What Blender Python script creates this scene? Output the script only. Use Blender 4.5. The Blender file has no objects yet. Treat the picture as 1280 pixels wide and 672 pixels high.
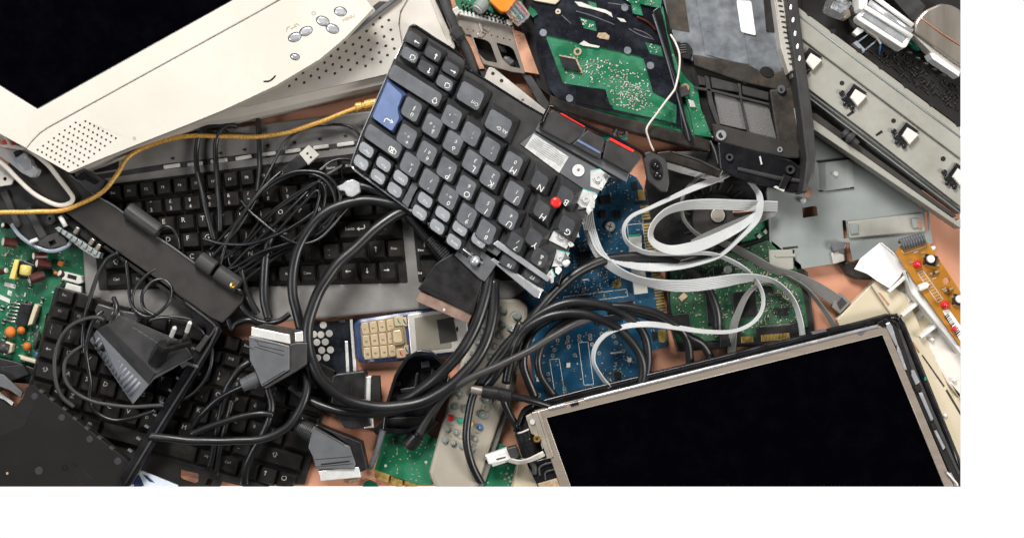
import bpy, bmesh, math, random
from mathutils import Vector, Matrix
from mathutils.geometry import tessellate_polygon
sc = bpy.context.scene
COL = sc.collection
S = 0.0005            # half a millimetre for one unit of plan drawing
H = 2000.0            # camera height in plan units
CX, CY = 640.0, 336.0
random.seed(7)
OFF = {}

def W(x, y, z=0.0):
    f = (H - z) / H
    return Vector(((x - CX) * f * S, -(y - CY) * f * S, z * S))

def P3(p, z):
    return W(p[0], p[1], p[2] if len(p) > 2 else z)

# ---------------------------------------------------------------- materials
def _n(nt, t, **kw):
    n = nt.nodes.new(t)
    for k, v in kw.items():
        setattr(n, k, v)
    return n

MATS = {}
def mat(name, col, rough=.5, metal=0., var=.12, vs=120, bump=0., bs=1500, spec=.4, trans=0., dust=0., dcol=(.30, .22, .15), rv=.12, stretch=None, coat=0.):
    m = bpy.data.materials.new(name); m.use_nodes = True
    nt = m.node_tree; b = nt.nodes['Principled BSDF']; L = nt.links.new
    tc = _n(nt, 'ShaderNodeTexCoord'); src = tc.outputs['Object']
    if stretch:
        mp = _n(nt, 'ShaderNodeMapping'); mp.inputs['Rotation'].default_value = (0, 0, stretch[0]); mp.inputs['Scale'].default_value = (stretch[1], stretch[2], 1)
        L(src, mp.inputs[0]); src = mp.outputs[0]
    no = _n(nt, 'ShaderNodeTexNoise'); no.inputs['Scale'].default_value = vs; no.inputs['Detail'].default_value = 6
    L(src, no.inputs['Vector'])
    mr = _n(nt, 'ShaderNodeMapRange'); mr.inputs[1].default_value = .3; mr.inputs[2].default_value = .7
    mr.inputs[3].default_value = 1 - var; mr.inputs[4].default_value = 1 + var
    L(no.outputs[0], mr.inputs[0])
    mx = _n(nt, 'ShaderNodeMix', data_type='RGBA', blend_type='MULTIPLY'); mx.inputs[0].default_value = 1
    mx.inputs[6].default_value = (*col, 1); L(mr.outputs[0], mx.inputs[7])
    out = mx.outputs[2]
    if dust:
        n2 = _n(nt, 'ShaderNodeTexNoise'); n2.inputs['Scale'].default_value = 70; n2.inputs['Detail'].default_value = 9; n2.inputs['Roughness'].default_value = .72
        L(tc.outputs['Object'], n2.inputs['Vector'])
        r2 = _n(nt, 'ShaderNodeMapRange'); r2.inputs[1].default_value = .46; r2.inputs[2].default_value = .72; r2.inputs[4].default_value = dust
        L(n2.outputs[0], r2.inputs[0])
        m2 = _n(nt, 'ShaderNodeMix', data_type='RGBA'); m2.inputs[7].default_value = (*dcol, 1)
        L(r2.outputs[0], m2.inputs[0]); L(out, m2.inputs[6]); out = m2.outputs[2]
        # fine specks
        n3 = _n(nt, 'ShaderNodeTexNoise'); n3.inputs['Scale'].default_value = 1100; n3.inputs['Detail'].default_value = 2
        L(tc.outputs['Object'], n3.inputs['Vector'])
        r3 = _n(nt, 'ShaderNodeMapRange'); r3.inputs[1].default_value = .68; r3.inputs[2].default_value = .74; r3.inputs[4].default_value = min(1, dust * .8)
        L(n3.outputs[0], r3.inputs[0])
        m3 = _n(nt, 'ShaderNodeMix', data_type='RGBA'); m3.inputs[7].default_value = (*[min(1, c * 1.6) for c in dcol], 1)
        L(r3.outputs[0], m3.inputs[0]); L(out, m3.inputs[6]); out = m3.outputs[2]
    L(out, b.inputs['Base Color'])
    rr = _n(nt, 'ShaderNodeMapRange'); rr.inputs[1].default_value = .3; rr.inputs[2].default_value = .7
    rr.inputs[3].default_value = max(.02, rough - rv); rr.inputs[4].default_value = min(1, rough + rv)
    L(no.outputs[0], rr.inputs[0]); L(rr.outputs[0], b.inputs['Roughness'])
    b.inputs['Metallic'].default_value = metal
    b.inputs['Specular IOR Level'].default_value = spec
    b.inputs['Transmission Weight'].default_value = trans
    b.inputs['Coat Weight'].default_value = coat
    if bump:
        nb = _n(nt, 'ShaderNodeTexNoise'); nb.inputs['Scale'].default_value = bs; nb.inputs['Detail'].default_value = 3
        L(src, nb.inputs['Vector'])
        bp = _n(nt, 'ShaderNodeBump'); bp.inputs['Strength'].default_value = bump; bp.inputs['Distance'].default_value = .0006
        L(nb.outputs[0], bp.inputs['Height']); L(bp.outputs[0], b.inputs['Normal'])
    MATS[name] = m
    return m

def pcbmat(name, base, trace, ang, sc_=1.0, rough=.32):
    m = mat(name, base, rough, var=.18, vs=60, dust=.10)
    nt = m.node_tree; b = nt.nodes['Principled BSDF']; L = nt.links.new
    prev = b.inputs['Base Color'].links[0].from_socket
    tc = _n(nt, 'ShaderNodeTexCoord'); mp = _n(nt, 'ShaderNodeMapping'); mp.inputs['Rotation'].default_value = (0, 0, ang)
    L(tc.outputs['Object'], mp.inputs[0])
    tot = None
    for s, sd in ((420 * sc_, .03), (170 * sc_, .018)):
        br = _n(nt, 'ShaderNodeTexBrick'); br.inputs['Scale'].default_value = s; br.inputs['Mortar Size'].default_value = sd * 1.4
        br.inputs['Mortar Smooth'].default_value = .3; br.inputs['Brick Width'].default_value = .9; br.inputs['Row Height'].default_value = .23
        br.inputs['Color1'].default_value = (0, 0, 0, 1); br.inputs['Color2'].default_value = (0, 0, 0, 1); br.inputs['Mortar'].default_value = (1, 1, 1, 1)
        L(mp.outputs[0], br.inputs['Vector'])
        n = _n(nt, 'ShaderNodeTexNoise'); n.inputs['Scale'].default_value = 90 * sc_; n.inputs['Detail'].default_value = 1
        L(mp.outputs[0], n.inputs['Vector'])
        r = _n(nt, 'ShaderNodeMapRange'); r.inputs[1].default_value = .45; r.inputs[2].default_value = .56; L(n.outputs[0], r.inputs[0])
        mu = _n(nt, 'ShaderNodeMath', operation='MULTIPLY'); L(br.outputs['Color'], mu.inputs[0]); L(r.outputs[0], mu.inputs[1])
        if tot is None: tot = mu.outputs[0]
        else:
            ad = _n(nt, 'ShaderNodeMath', operation='MAXIMUM'); L(tot, ad.inputs[0]); L(mu.outputs[0], ad.inputs[1]); tot = ad.outputs[0]
    # solder vias
    vo = _n(nt, 'ShaderNodeTexVoronoi'); vo.inputs['Scale'].default_value = 260 * sc_; L(mp.outputs[0], vo.inputs['Vector'])
    lt = _n(nt, 'ShaderNodeMath', operation='LESS_THAN'); lt.inputs[1].default_value = .13; L(vo.outputs['Distance'], lt.inputs[0])
    m1 = _n(nt, 'ShaderNodeMix', data_type='RGBA'); m1.inputs[7].default_value = (*trace, 1)
    L(tot, m1.inputs[0]); L(prev, m1.inputs[6])
    m2 = _n(nt, 'ShaderNodeMix', data_type='RGBA'); m2.inputs[7].default_value = (.35, .36, .28, 1)
    L(lt.outputs[0], m2.inputs[0]); L(m1.outputs[2], m2.inputs[6]); L(m2.outputs[2], b.inputs['Base Color'])
    bp = _n(nt, 'ShaderNodeBump'); bp.inputs['Strength'].default_value = .25; bp.inputs['Distance'].default_value = .0003
    L(tot, bp.inputs['Height']); L(bp.outputs[0], b.inputs['Normal'])
    return m

# ---------------------------------------------------------------- plan helpers
def v2(a): return Vector((a[0], a[1]))
def area(p): return sum(p[i][0] * p[(i + 1) % len(p)][1] - p[(i + 1) % len(p)][0] * p[i][1] for i in range(len(p))) / 2

def fillet(pts, r, n=4):
    out = []; N = len(pts)
    for i in range(N):
        p = Vector(pts[i]); a = Vector(pts[i - 1]); b = Vector(pts[(i + 1) % N])
        da = (a - p); db = (b - p); la, lb = da.length, db.length
        if la < 1e-6 or lb < 1e-6: continue
        rr = r[i] if isinstance(r, (list, tuple)) else r
        d = min(rr, .45 * la, .45 * lb)
        if d < .05: out.append(tuple(p)); continue
        s = p + da / la * d; e = p + db / lb * d
        for k in range(n + 1):
            t = k / n
            out.append(tuple(s * (1 - t) ** 2 + p * 2 * t * (1 - t) + e * t * t))
    return out

def inset(pts, d):
    N = len(pts); sg = 1 if area(pts) > 0 else -1; out = []
    for i in range(N):
        p = v2(pts[i]); a = v2(pts[i - 1]); b = v2(pts[(i + 1) % N])
        e1 = (p - a); e2 = (b - p)
        if e1.length < 1e-6: e1 = e2
        if e2.length < 1e-6: e2 = e1
        e1.normalize(); e2.normalize()
        n1 = Vector((-e1.y, e1.x)) * sg; n2 = Vector((-e2.y, e2.x)) * sg
        m = n1 + n2
        if m.length < 1e-4: m = n1.copy()
        m.normalize(); k = d / max(.45, m.dot(n1))
        q = p + m * k
        out.append((q.x, q.y) + tuple(pts[i][2:]))
    return out

def inside(p, poly):
    c = False; j = len(poly) - 1
    for i in range(len(poly)):
        a, b = poly[i], poly[j]
        if (a[1] > p[1]) != (b[1] > p[1]) and p[0] < (b[0] - a[0]) * (p[1] - a[1]) / (b[1] - a[1] + 1e-9) + a[0]: c = not c
        j = i
    return c

def spline(pts, seg=8):
    if len(pts) < 3: return [Vector(p) for p in pts]
    P = [Vector(p) for p in pts]; P = [P[0] * 2 - P[1]] + P + [P[-1] * 2 - P[-2]]; out = []
    for i in range(1, len(P) - 2):
        for k in range(seg):
            t = k / seg
            out.append(.5 * ((2 * P[i]) + (P[i + 1] - P[i - 1]) * t + (2 * P[i - 1] - 5 * P[i] + 4 * P[i + 1] - P[i + 2]) * t * t + (3 * P[i] - P[i - 1] - 3 * P[i + 1] + P[i + 2]) * t ** 3))
    out.append(P[-2]); return out

def rect(cx, cy, w, h, a=0):
    c, s = math.cos(math.radians(a)), math.sin(math.radians(a))
    return [(cx + u * c - v * s, cy + u * s + v * c) for u, v in ((-w / 2, -h / 2), (w / 2, -h / 2), (w / 2, h / 2), (-w / 2, h / 2))]

def circ(x, y, r, n=20, ry=None, a=0):
    ry = ry or r; c, s = math.cos(math.radians(a)), math.sin(math.radians(a)); o = []
    for k in range(n):
        t = 2 * math.pi * k / n; u, v = r * math.cos(t), ry * math.sin(t)
        o.append((x + u * c - v * s, y + u * s + v * c))
    return o

def zplane(*tri):
    (x0, y0, z0), (x1, y1, z1), (x2, y2, z2) = tri
    n = Vector((x1 - x0, y1 - y0, z1 - z0)).cross(Vector((x2 - x0, y2 - y0, z2 - z0)))
    return lambda x, y: z0 - (n.x * (x - x0) + n.y * (y - y0)) / n.z

_TX = {}
def textmesh(s):
    if s in _TX: return _TX[s]
    cu = bpy.data.curves.new('t', 'FONT'); cu.body = s; cu.size = 1; cu.align_x = 'CENTER'; cu.align_y = 'CENTER'; cu.resolution_u = 2
    ob = bpy.data.objects.new('t', cu); COL.objects.link(ob)
    dg = bpy.context.evaluated_depsgraph_get(); dg.update()
    me = bpy.data.meshes.new_from_object(ob.evaluated_get(dg))
    r = ([tuple(v.co[:2]) for v in me.vertices], [tuple(p.vertices) for p in me.polygons])
    bpy.data.objects.remove(ob); bpy.data.curves.remove(cu); bpy.data.meshes.remove(me)
    _TX[s] = r; return r

class MB:
    def __init__(s): s.v = []; s.f = []; s.m = []; s.sm = []
    def face(s, idx, mi=0, smooth=False): s.f.append(tuple(idx)); s.m.append(mi); s.sm.append(smooth)
    def add(s, pts): b = len(s.v); s.v += [Vector(p) for p in pts]; return list(range(b, b + len(pts)))
    def bridge(s, a, b, mi=0, smooth=False):
        n = len(a)
        for i in range(n): s.face((a[i], a[(i + 1) % n], b[(i + 1) % n], b[i]), mi, smooth)
    def cap(s, ring, mi=0):
        if len(ring) <= 4: s.face(ring, mi); return
        for t in tessellate_polygon([[s.v[i] for i in ring]]): s.face([ring[k] for k in t], mi)
    def poly(s, pts, z0, z1, bev=0, rnd=0, mi=0, holes=(), mside=None, bottom=True):
        mside = mi if mside is None else mside
        if rnd: pts = fillet(pts, rnd)
        top = [P3(p, z1) for p in pts]
        lo = s.add([(t.x, t.y, z0 * S) for t in top])
        if bev:
            up = s.add([(t.x, t.y, t.z - bev * S) for t in top]); s.bridge(lo, up, mside)
            q = inset(pts, bev * .3); md = s.add([P3(p, z1) - Vector((0, 0, bev * .3 * S)) for p in q]); s.bridge(up, md, mside)
            q = inset(pts, bev); ti = s.add([P3(p, z1) for p in q]); s.bridge(md, ti, mi)
        else:
            ti = s.add(top); s.bridge(lo, ti, mside)
        if not holes:
            s.cap(ti, mi)
            if bottom: s.cap(lo, mside)
        else:
            rings = [ti]; lows = [lo]
            for h in holes:
                ht = [P3(p, z1) for p in h]
                a = s.add(ht); b = s.add([(t.x, t.y, z0 * S) for t in ht]); s.bridge(a, b, mside)
                rings.append(a); lows.append(b)
            for R, mm in ((rings, mi), (lows, mside)):
                flat = [i for r in R for i in r]
                for t in tessellate_polygon([[Vector((s.v[i].x, s.v[i].y, 0)) for i in r] for r in R]): s.face([flat[k] for k in t], mm)
        return s
    def box(s, cx, cy, w, h, a, z0, z1, bev=0, rnd=0, mi=0): return s.poly(rect(cx, cy, w, h, a), z0, z1, bev, rnd, mi)
    def cyl(s, x, y, r, z0, z1, bev=0, n=20, mi=0): return s.poly(circ(x, y, r, n), z0, z1, bev, 0, mi)
    def ring(s, x, y, r0, r1, z0, z1, n=24, mi=0): return s.poly(circ(x, y, r1, n), z0, z1, mi=mi, holes=[circ(x, y, r0, n)])
    def loft(s, rings, mi=0, smooth=False, caps=True):
        R = [s.add([P3(p, 0) for p in r]) for r in rings]
        for a, b in zip(R, R[1:]): s.bridge(a, b, mi, smooth)
        if caps: s.cap(R[0], mi); s.cap(R[-1], mi)
        return s
    def tube(s, pts, r, n=10, seg=8, mi=0, sm=True, rad=None):
        raw = [Vector(P3(p, 0)) for p in pts]
        C = spline(raw, seg) if len(raw) > 2 and seg > 1 else raw
        N = len(C); T = []
        if N > 30 and r < 8:
            g_ = random.Random(N * 7 + len(s.v)); ph = [g_.uniform(0, 6.28) for _ in range(4)]; acc = 0
            for i in range(N):
                acc += (C[i] - C[i - 1]).length / S if i else 0
                C[i] = C[i] + Vector((math.sin(acc / 19 + ph[0]) + .6 * math.sin(acc / 8.3 + ph[1]), math.sin(acc / 17 + ph[2]) + .6 * math.sin(acc / 7.1 + ph[3]), 0)) * .38 * S
        for i in range(N):
            t = C[min(i + 1, N - 1)] - C[max(i - 1, 0)]
            T.append(t.normalized() if t.length > 1e-9 else Vector((1, 0, 0)))
        u = T[0].cross(Vector((0, 0, 1)))
        if u.length < 1e-3: u = Vector((1, 0, 0))
        u.normalize(); prev = None
        for i in range(N):
            u = (u - T[i] * u.dot(T[i])).normalized(); w = T[i].cross(u)
            if rad:
                x = i / max(1, N - 1) * (len(rad) - 1); k = min(int(x), len(rad) - 2); rr = rad[k] + (rad[k + 1] - rad[k]) * (x - k)
            else: rr = r
            g = s.add([C[i] + (u * math.cos(2 * math.pi * k / n) + w * math.sin(2 * math.pi * k / n)) * rr * S for k in range(n)])
            if prev: s.bridge(prev, g, mi, sm)
            else: s.face(g, mi)
            prev = g
        s.face(prev, mi); return s
    def lathe(s, p0, p1, prof, n=16, mi=0, sm=False):
        """prof: (t along axis 0..1, radius)"""
        a, b = P3(p0, 0), P3(p1, 0); T = (b - a).normalized()
        u = T.cross(Vector((0, 0, 1)))
        if u.length < 1e-3: u = Vector((1, 0, 0))
        u.normalize(); w = T.cross(u); prev = None
        for t, r in prof:
            g = s.add([a + (b - a) * t + (u * math.cos(2 * math.pi * k / n) + w * math.sin(2 * math.pi * k / n)) * r * S for k in range(n)])
            if prev: s.bridge(prev, g, mi, sm)
            else: s.face(g, mi)
            prev = g
        s.face(prev, mi); return s
    def ribbon(s, pts, W0, sign=1, wires=8, th=1.0, seg=10, mi=0):
        """pts: (x, y, z, plan width); W0 the cable's real width, the rest of it stands up"""
        C = spline(pts, seg); N = len(C); rows = []
        for i in range(N):
            c = C[i]; t = C[min(i + 1, N - 1)] - C[max(i - 1, 0)]
            t2 = Vector((t[0], t[1])); t2.normalize()
            w = max(1.2, min(c[3], W0)); hz = math.sqrt(max(0, W0 * W0 - w * w)) * sign
            A = W(c[0] - t2.y * w / 2, c[1] + t2.x * w / 2, c[2] - hz / 2); B = W(c[0] + t2.y * w / 2, c[1] - t2.x * w / 2, c[2] + hz / 2)
            tv = Vector((t[0], -t[1], t[2])).normalized(); nn = (B - A).cross(tv).normalized()
            if nn.z < 0: nn = -nn
            K = wires * 2
            up = s.add([A + (B - A) * k / K + nn * (th * S * (1.0 if k % 2 else .5)) for k in range(K + 1)])
            dn = s.add([B - (B - A) * k / K - nn * (th * S * .45) for k in range(K + 1)])
            rows.append(up + dn)
        for a, b in zip(rows, rows[1:]): s.bridge(a, b, mi, False)
        s.face(rows[0], mi); s.face(rows[-1], mi); return s
    def text(s, t, x, y, size, ang, z, mi=0, sx=1.0):
        vs, fs = textmesh(t); c, n = math.cos(math.radians(ang)), math.sin(math.radians(ang))
        zz = z if callable(z) else (lambda a, b: z)
        pts = []
        for u, v in vs:
            u *= size * sx; v *= -size
            px, py = x + u * c - v * n, y + u * n + v * c
            pts.append(W(px, py, zz(px, py)))
        b = s.add(pts)
        for f in fs: s.face([b[k] for k in f], mi)
        return s
    def flat(s, pts, z, mi=0):
        b = s.add([P3(p, z) for p in pts]); s.cap(b, mi); return s
    def line(s, pts, w, z, mi=0, closed=False):
        """flat drawn line"""
        n = len(pts)
        for i in range(n if closed else n - 1):
            a, b = v2(pts[i]), v2(pts[(i + 1) % n]); d = (b - a)
            if d.length < .01: continue
            d.normalize(); o = Vector((-d.y, d.x)) * w / 2; e = d * w / 2
            zz = z if not callable(z) else z(a.x, a.y)
            s.flat([a - o - e, a + o - e, b + o + e, b - o + e], zz, mi)
        return s
    def key(s, c, w, h, ax, ay, zf, ht, ins, leg=(), mi=0, ml=1, r=2.2, dish=.5, mt=None):
        """key cap: base w x h around c; ax, ay unit vectors of the legend's right and down; ins = l, r, t, b insets of the top"""
        ax = Vector(ax); ay = Vector(ay); c = v2(c); l, rr, t, b = ins; mt = mi if mt is None else mt
        def rg(u0, u1, w0, w1, rad, dz):
            o = []
            for (px, py, sx, sy) in ((u0, w0, 1, 1), (u1, w0, -1, 1), (u1, w1, -1, -1), (u0, w1, 1, -1)):
                pts = [(px, py + sy * rad), (px + sx * rad * .3, py + sy * rad * .3), (px + sx * rad, py)]
                if sx * sy < 0: pts.reverse()
                o += pts
            g = []
            for u, q in o:
                p = c + ax * u + ay * q; g.append(W(p.x, p.y, zf(p.x, p.y) + dz))
            return s.add(g)
        U, V = w / 2, h / 2
        r0 = rg(-U, U, -V, V, .8, 0); r1 = rg(-U, U, -V, V, .9, ht * .18)
        r2 = rg(-U + l, U - rr, -V + t, V - b, r, ht * .93); r3 = rg(-U + l + .5, U - rr - .5, -V + t + .5, V - b - .5, r, ht)
        s.bridge(r0, r1, mi); s.bridge(r1, r2, mi); s.bridge(r2, r3, mt)
        s.cap(r3, mt)
        tc = c + ax * ((l - rr) / 2) + ay * ((t - b) / 2)
        an = math.degrees(math.atan2(ax.y, ax.x)); flip = 1
        for (tx, dx, dy, sz) in leg:
            p = tc + ax * dx + ay * dy
            zz = lambda x, y: zf(x, y) + ht + .18
            if tx[0] == '@': s.glyph(tx[1:], p, sz, ax, ay, zz(p.x, p.y), ml)
            else: s.text(tx, p.x, p.y, sz, an, zz, ml)
        return s
    def glyph(s, g, p, sz, ax, ay, z, mi):
        G = {'left': [[(-.5, 0), (-.15, -.3), (-.15, -.08), (.5, -.08), (.5, .08), (-.15, .08), (-.15, .3)]],
             'up': [[(0, -.5), (.3, -.15), (.08, -.15), (.08, .5), (-.08, .5), (-.08, -.15), (-.3, -.15)]]}
        G['right'] = [[(-a, b) for a, b in G['left'][0]]]; G['down'] = [[(a, -b) for a, b in G['up'][0]]]
        L = {'shift': [(0, -.5), (.5, 0), (.22, 0), (.22, .45), (-.22, .45), (-.22, 0), (-.5, 0)],
             'page': [(-.4, -.1), (-.1, -.4), (.4, -.4), (.4, .4), (-.4, .4)],
             'bksp': [(-.6, 0), (-.25, -.35), (.6, -.35), (.6, .35), (-.25, .35)]}
        if g in G:
            for q in G[g]: s.flat([p + ax * a * sz + ay * b * sz for a, b in q], z, mi)
        elif g == 'enter':
            s.line([p + ax * a * sz + ay * b * sz for a, b in ((.5, -.4), (.5, .1), (-.3, .1))], sz * .13, z, mi)
            s.flat([p + ax * a * sz + ay * b * sz for a, b in ((-.65, .1), (-.25, -.18), (-.25, .38))], z, mi)
        elif g in L:
            s.line([p + ax * a * sz + ay * b * sz for a, b in L[g]], sz * .13, z, mi, True)
            if g == 'bksp': s.line([p + ax * a * sz + ay * b * sz for a, b in ((-.1, -.2), (.35, .2))], sz * .12, z, mi).line([p + ax * a * sz + ay * b * sz for a, b in ((-.1, .2), (.35, -.2))], sz * .12, z + .02, mi)
    def chips(s, poly, n, ang, z, seed, kinds, clus=0, dens=None):
        """tiny surface parts: kinds = (w, h, height, body mi, end mi or None)"""
        R = random.Random(seed); xs = [p[0] for p in poly]; ys = [p[1] for p in poly]
        cl = []
        while len(cl) < max(1, clus):
            p = (R.uniform(min(xs), max(xs)), R.uniform(min(ys), max(ys)))
            if inside(p, poly): cl.append(p)
        used = []; k = 0; tr = 0
        c, sn = math.cos(math.radians(ang)), math.sin(math.radians(ang))
        while k < n and tr < n * 40:
            tr += 1
            if clus and R.random() < .75:
                q = R.choice(cl); p = (R.gauss(q[0], 11), R.gauss(q[1], 11))
            else: p = (R.uniform(min(xs), max(xs)), R.uniform(min(ys), max(ys)))
            if not inside(p, poly): continue
            w, h, ht, m0, m1 = R.choice(kinds); q_ = R.uniform(.55, .95); w *= q_; h *= q_
            if any(abs(p[0] - a) + abs(p[1] - b) < (w + e) * .62 for a, b, e in used[-160:]): continue
            used.append((p[0], p[1], w)); k += 1
            a = ang + R.choice((0, 90))
            s.poly(rect(p[0], p[1], w, h, a), z - .2, z + ht, mi=m0, bottom=False)
            if m1 is not None:
                ca, sa = math.cos(math.radians(a)), math.sin(math.radians(a))
                for e in (-1, 1): s.poly(rect(p[0] + e * ca * w * .42, p[1] + e * sa * w * .42, w * .26, h * 1.06, a), z - .2, z + ht + .12, mi=m1, bottom=False)
        return s
    SPLIT = {'key_divider', 'button_stripe', 'contact_film', 'spring_tab', 'tab_opening', 'dimple_slit', 'edge_notch', 'lug', 'inner_rib', 'slit', 'button_ring', 'ceramic_capacitor', 'solder_pad', 'wax_fixing', 'small_board', 'torn_film', 'pocket_wall', 'copper_tape', 'bay_leg', 'pressed_mark', 'guide_edge', 'glint_pin', 'backlight_strip', 'black_pad', 'clip', 'cable_guide', 'tape_mark', 'top_flange', 'side_flange', 'bright_strip', 'white_pad', 'key_bed', 'via', 'solder_joint', 'contact_finger', 'rib', 'paper_strip', 'slide_bar', 'hinge_clip', 'bezel_ridge', 'holder_slot', 'bright_clip', 'screw_ring', 'chip_pins', 'coil', 'flange', 'bay_part', 'corner_post', 'edge_strip', 'black_socket'}
    def out(s, name, mats, parent=None):
        if name in s.SPLIT and parent is not None:
            par = list(range(len(s.v)))
            def find(i):
                while par[i] != i: par[i] = par[par[i]]; i = par[i]
                return i
            for fc in s.f:
                for k in fc[1:]: par[find(k)] = find(fc[0])
            comp = {}
            for n_, fc in enumerate(s.f): comp.setdefault(find(fc[0]), []).append(n_)
            if name == 'contact_film': comp = {}
            if 1 < len(comp) <= 60:
                o = None
                for fl in comp.values():
                    q = MB(); mp = {}
                    for n_ in fl:
                        ids = []
                        for k in s.f[n_]:
                            if k not in mp: mp[k] = len(q.v); q.v.append(s.v[k])
                            ids.append(mp[k])
                        q.face(ids, s.m[n_], s.sm[n_])
                    o = q._out(name, mats, parent)
                return o
        return s._out(name, mats, parent)
    def _out(s, name, mats, parent=None):
        if not isinstance(mats, (list, tuple)): mats = [mats]
        me = bpy.data.meshes.new(name); o = bpy.data.objects.new(name, me); COL.objects.link(o)
        if parent is None:
            lo = Vector((0, 0, 0))
            for v in s.v: lo += v
            lo /= len(s.v); lo.z = min(v.z for v in s.v); o.location = lo; off = lo
        else: off = OFF[parent.name]; o.parent = parent
        OFF[o.name] = off
        me.from_pydata([v - off for v in s.v], [], s.f)
        for m in mats: me.materials.append(MATS[m] if isinstance(m, str) else m)
        me.polygons.foreach_set('material_index', s.m); me.polygons.foreach_set('use_smooth', s.sm)
        bm = bmesh.new(); bm.from_mesh(me)
        zt = min(90 * S, max(v.z for v in s.v)); k = (H - zt / S) / H * S
        for co_, no_ in ((Vector(((1200.6 - CX) * k, 0, 0)), Vector((1, 0, 0))), (Vector((0, -(607.6 - CY) * k, 0)), Vector((0, -1, 0)))):
            if name == 'table_top' or max((v - co_).dot(no_) for v in s.v) <= 0: continue
            r = bmesh.ops.bisect_plane(bm, geom=bm.verts[:] + bm.edges[:] + bm.faces[:], dist=1e-7, plane_co=co_ - off, plane_no=no_, clear_outer=True)
            ed = [g for g in r['geom_cut'] if isinstance(g, bmesh.types.BMEdge)]
            if ed: bmesh.ops.holes_fill(bm, edges=ed, sides=0)
        bmesh.ops.recalc_face_normals(bm, faces=bm.faces); bm.to_mesh(me); bm.free(); me.update()
        return o
    def thing(s, name, label, cat, mats, group=None):
        o = s.out(name, mats); tag(o, label, cat, group); return o

def tag(o, label, cat, group=None):
    o['label'] = label; o['category'] = cat
    if group: o['group'] = group
def T(name, label, cat, x, y, z=0, group=None):
    o = bpy.data.objects.new(name, None); COL.objects.link(o); o.empty_display_size = .01
    o.location = W(x, y, z); OFF[o.name] = o.location.copy(); tag(o, label, cat, group); return o
def struct(o): o['kind'] = 'structure'; return o
def stuff(o): o['kind'] = 'stuff'; return o

# ---------------------------------------------------------------- palette
mat('terracotta_table', (.66, .315, .20), .42, var=.06, vs=25, bump=.03, bs=400, dust=.08, dcol=(.5, .28, .17))
mat('white_floor', (.93, .93, .93), .9, var=.01)
mat('cream', (.665, .63, .555), .40, var=.045, vs=18, bump=.04, bs=2500, dust=.16, dcol=(.48, .385, .265))
mat('cream_grey', (.60, .56, .505), .5, var=.05, vs=40, bump=.05, bs=2500, dust=.14, dcol=(.42, .33, .24))
mat('old_cream', (.62, .535, .385), .42, var=.06, vs=30, dust=.05)
mat('hole_black', (.012, .011, .010), .8, var=.1)
mat('screen_black', (.0008, .0008, .0016), .07, var=.1, spec=.05, rv=.04, dust=.012, dcol=(.1, .1, .12))
mat('silver_plastic', (.62, .63, .66), .25, metal=.55, var=.05)
mat('black_plastic', (0.0132, 0.0126, 0.0132), .42, var=.25, bump=.06, bs=3000, dust=.06, dcol=(.16, .13, .10))
mat('black_gloss', (.010, .010, .012), .22, var=.2, dust=.03, dcol=(.12, .1, .08))
mat('dusty_black', (.030, .026, .022), .5, var=.3, vs=60, bump=.05, dust=.42, dcol=(.165, .118, .076))
mat('charcoal', (0.0364, 0.0350, 0.0350), .5, var=.14, bump=.12, bs=3500, dust=.08, dcol=(.17, .14, .11))
mat('charcoal_warm', (.036, .032, .029), .55, var=.12, bump=.06, bs=3000, dust=.05, dcol=(.13, .11, .09), spec=.3)
mat('key_black', (.0115, .0105, .010), .40, var=.2, bump=.05, bs=4000, dust=.10, dcol=(.13, .10, .07), spec=.3)
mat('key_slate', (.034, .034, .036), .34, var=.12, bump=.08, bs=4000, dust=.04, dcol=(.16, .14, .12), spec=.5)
mat('key_slate_lit', (.138, .144, .158), .28, var=.12, bump=.10, bs=4500, dust=.08, dcol=(.30, .29, .28), spec=.6)  # paler copy of the key side colour; light painted onto the tops
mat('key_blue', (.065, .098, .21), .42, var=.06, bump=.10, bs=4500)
mat('key_blue_top', (.15, .21, .38), .40, var=.06, bump=.10, bs=4500, dust=.04, dcol=(.3, .3, .32))  # lighter blue than the key sides, painting light onto the top
mat('legend_white', (.80, .79, .74), .6, var=.15, vs=900)
mat('legend_soft', (.55, .53, .48), .6, var=.25, vs=900)
mat('legend_dim', (.36, .34, .30), .6, var=.3, vs=900)
mat('legend_blue', (.15, .33, .75), .6, var=.2)
mat('kb_grey', (.205, .195, .186), .40, var=.14, vs=80, bump=.05, dust=.14, dcol=(.16, .12, .085))
mat('cable_black', (.0095, .0095, .0105), .37, var=.15, vs=60, dust=.07, dcol=(.09, .08, .07), rv=.06, spec=.65)
mat('cable_gloss', (.009, .009, .010), .32, var=.15, vs=60, rv=.05, spec=.6)
mat('grey_plastic', (.125, .128, .136), .40, var=.10, bump=.10, bs=3500, dust=.05, dcol=(.22, .2, .18))
mat('adapter_lit_side', (.33, .34, .365), .40, var=.08, bump=.10, bs=3500)  # pale grey paints the light falling on the ribbed side
mat('key_lit_top', (.30, .312, .335), .30, var=.10, bump=.08, bs=4500, dust=.05, dcol=(.42, .41, .40), spec=.55)  # function keys face the light; that is painted as paler tops
mat('key_dark_top', (.066, .068, .074), .32, var=.14, bump=.08, bs=4500, dust=.06, dcol=(.24, .22, .2), spec=.5)  # slightly paler than the key sides, painting weaker light on tops
mat('glass_clear', (.93, .94, .95), .05, var=.04, trans=.92, rv=.03)
mat('sooty', (.012, .0105, .0095), .42, var=.3, vs=60, bump=.05, dust=.32, dcol=(.12, .08, .048), spec=.4)
mat('plate_tan', (.40, .355, .30), .34, metal=.3, var=.06)
mat('keypad_gap', (.26, .19, .105), .5, var=.1)
mat('rosy_metal', (.37, .245, .195), .34, metal=.3, var=.16, vs=160, dust=.1)
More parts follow.
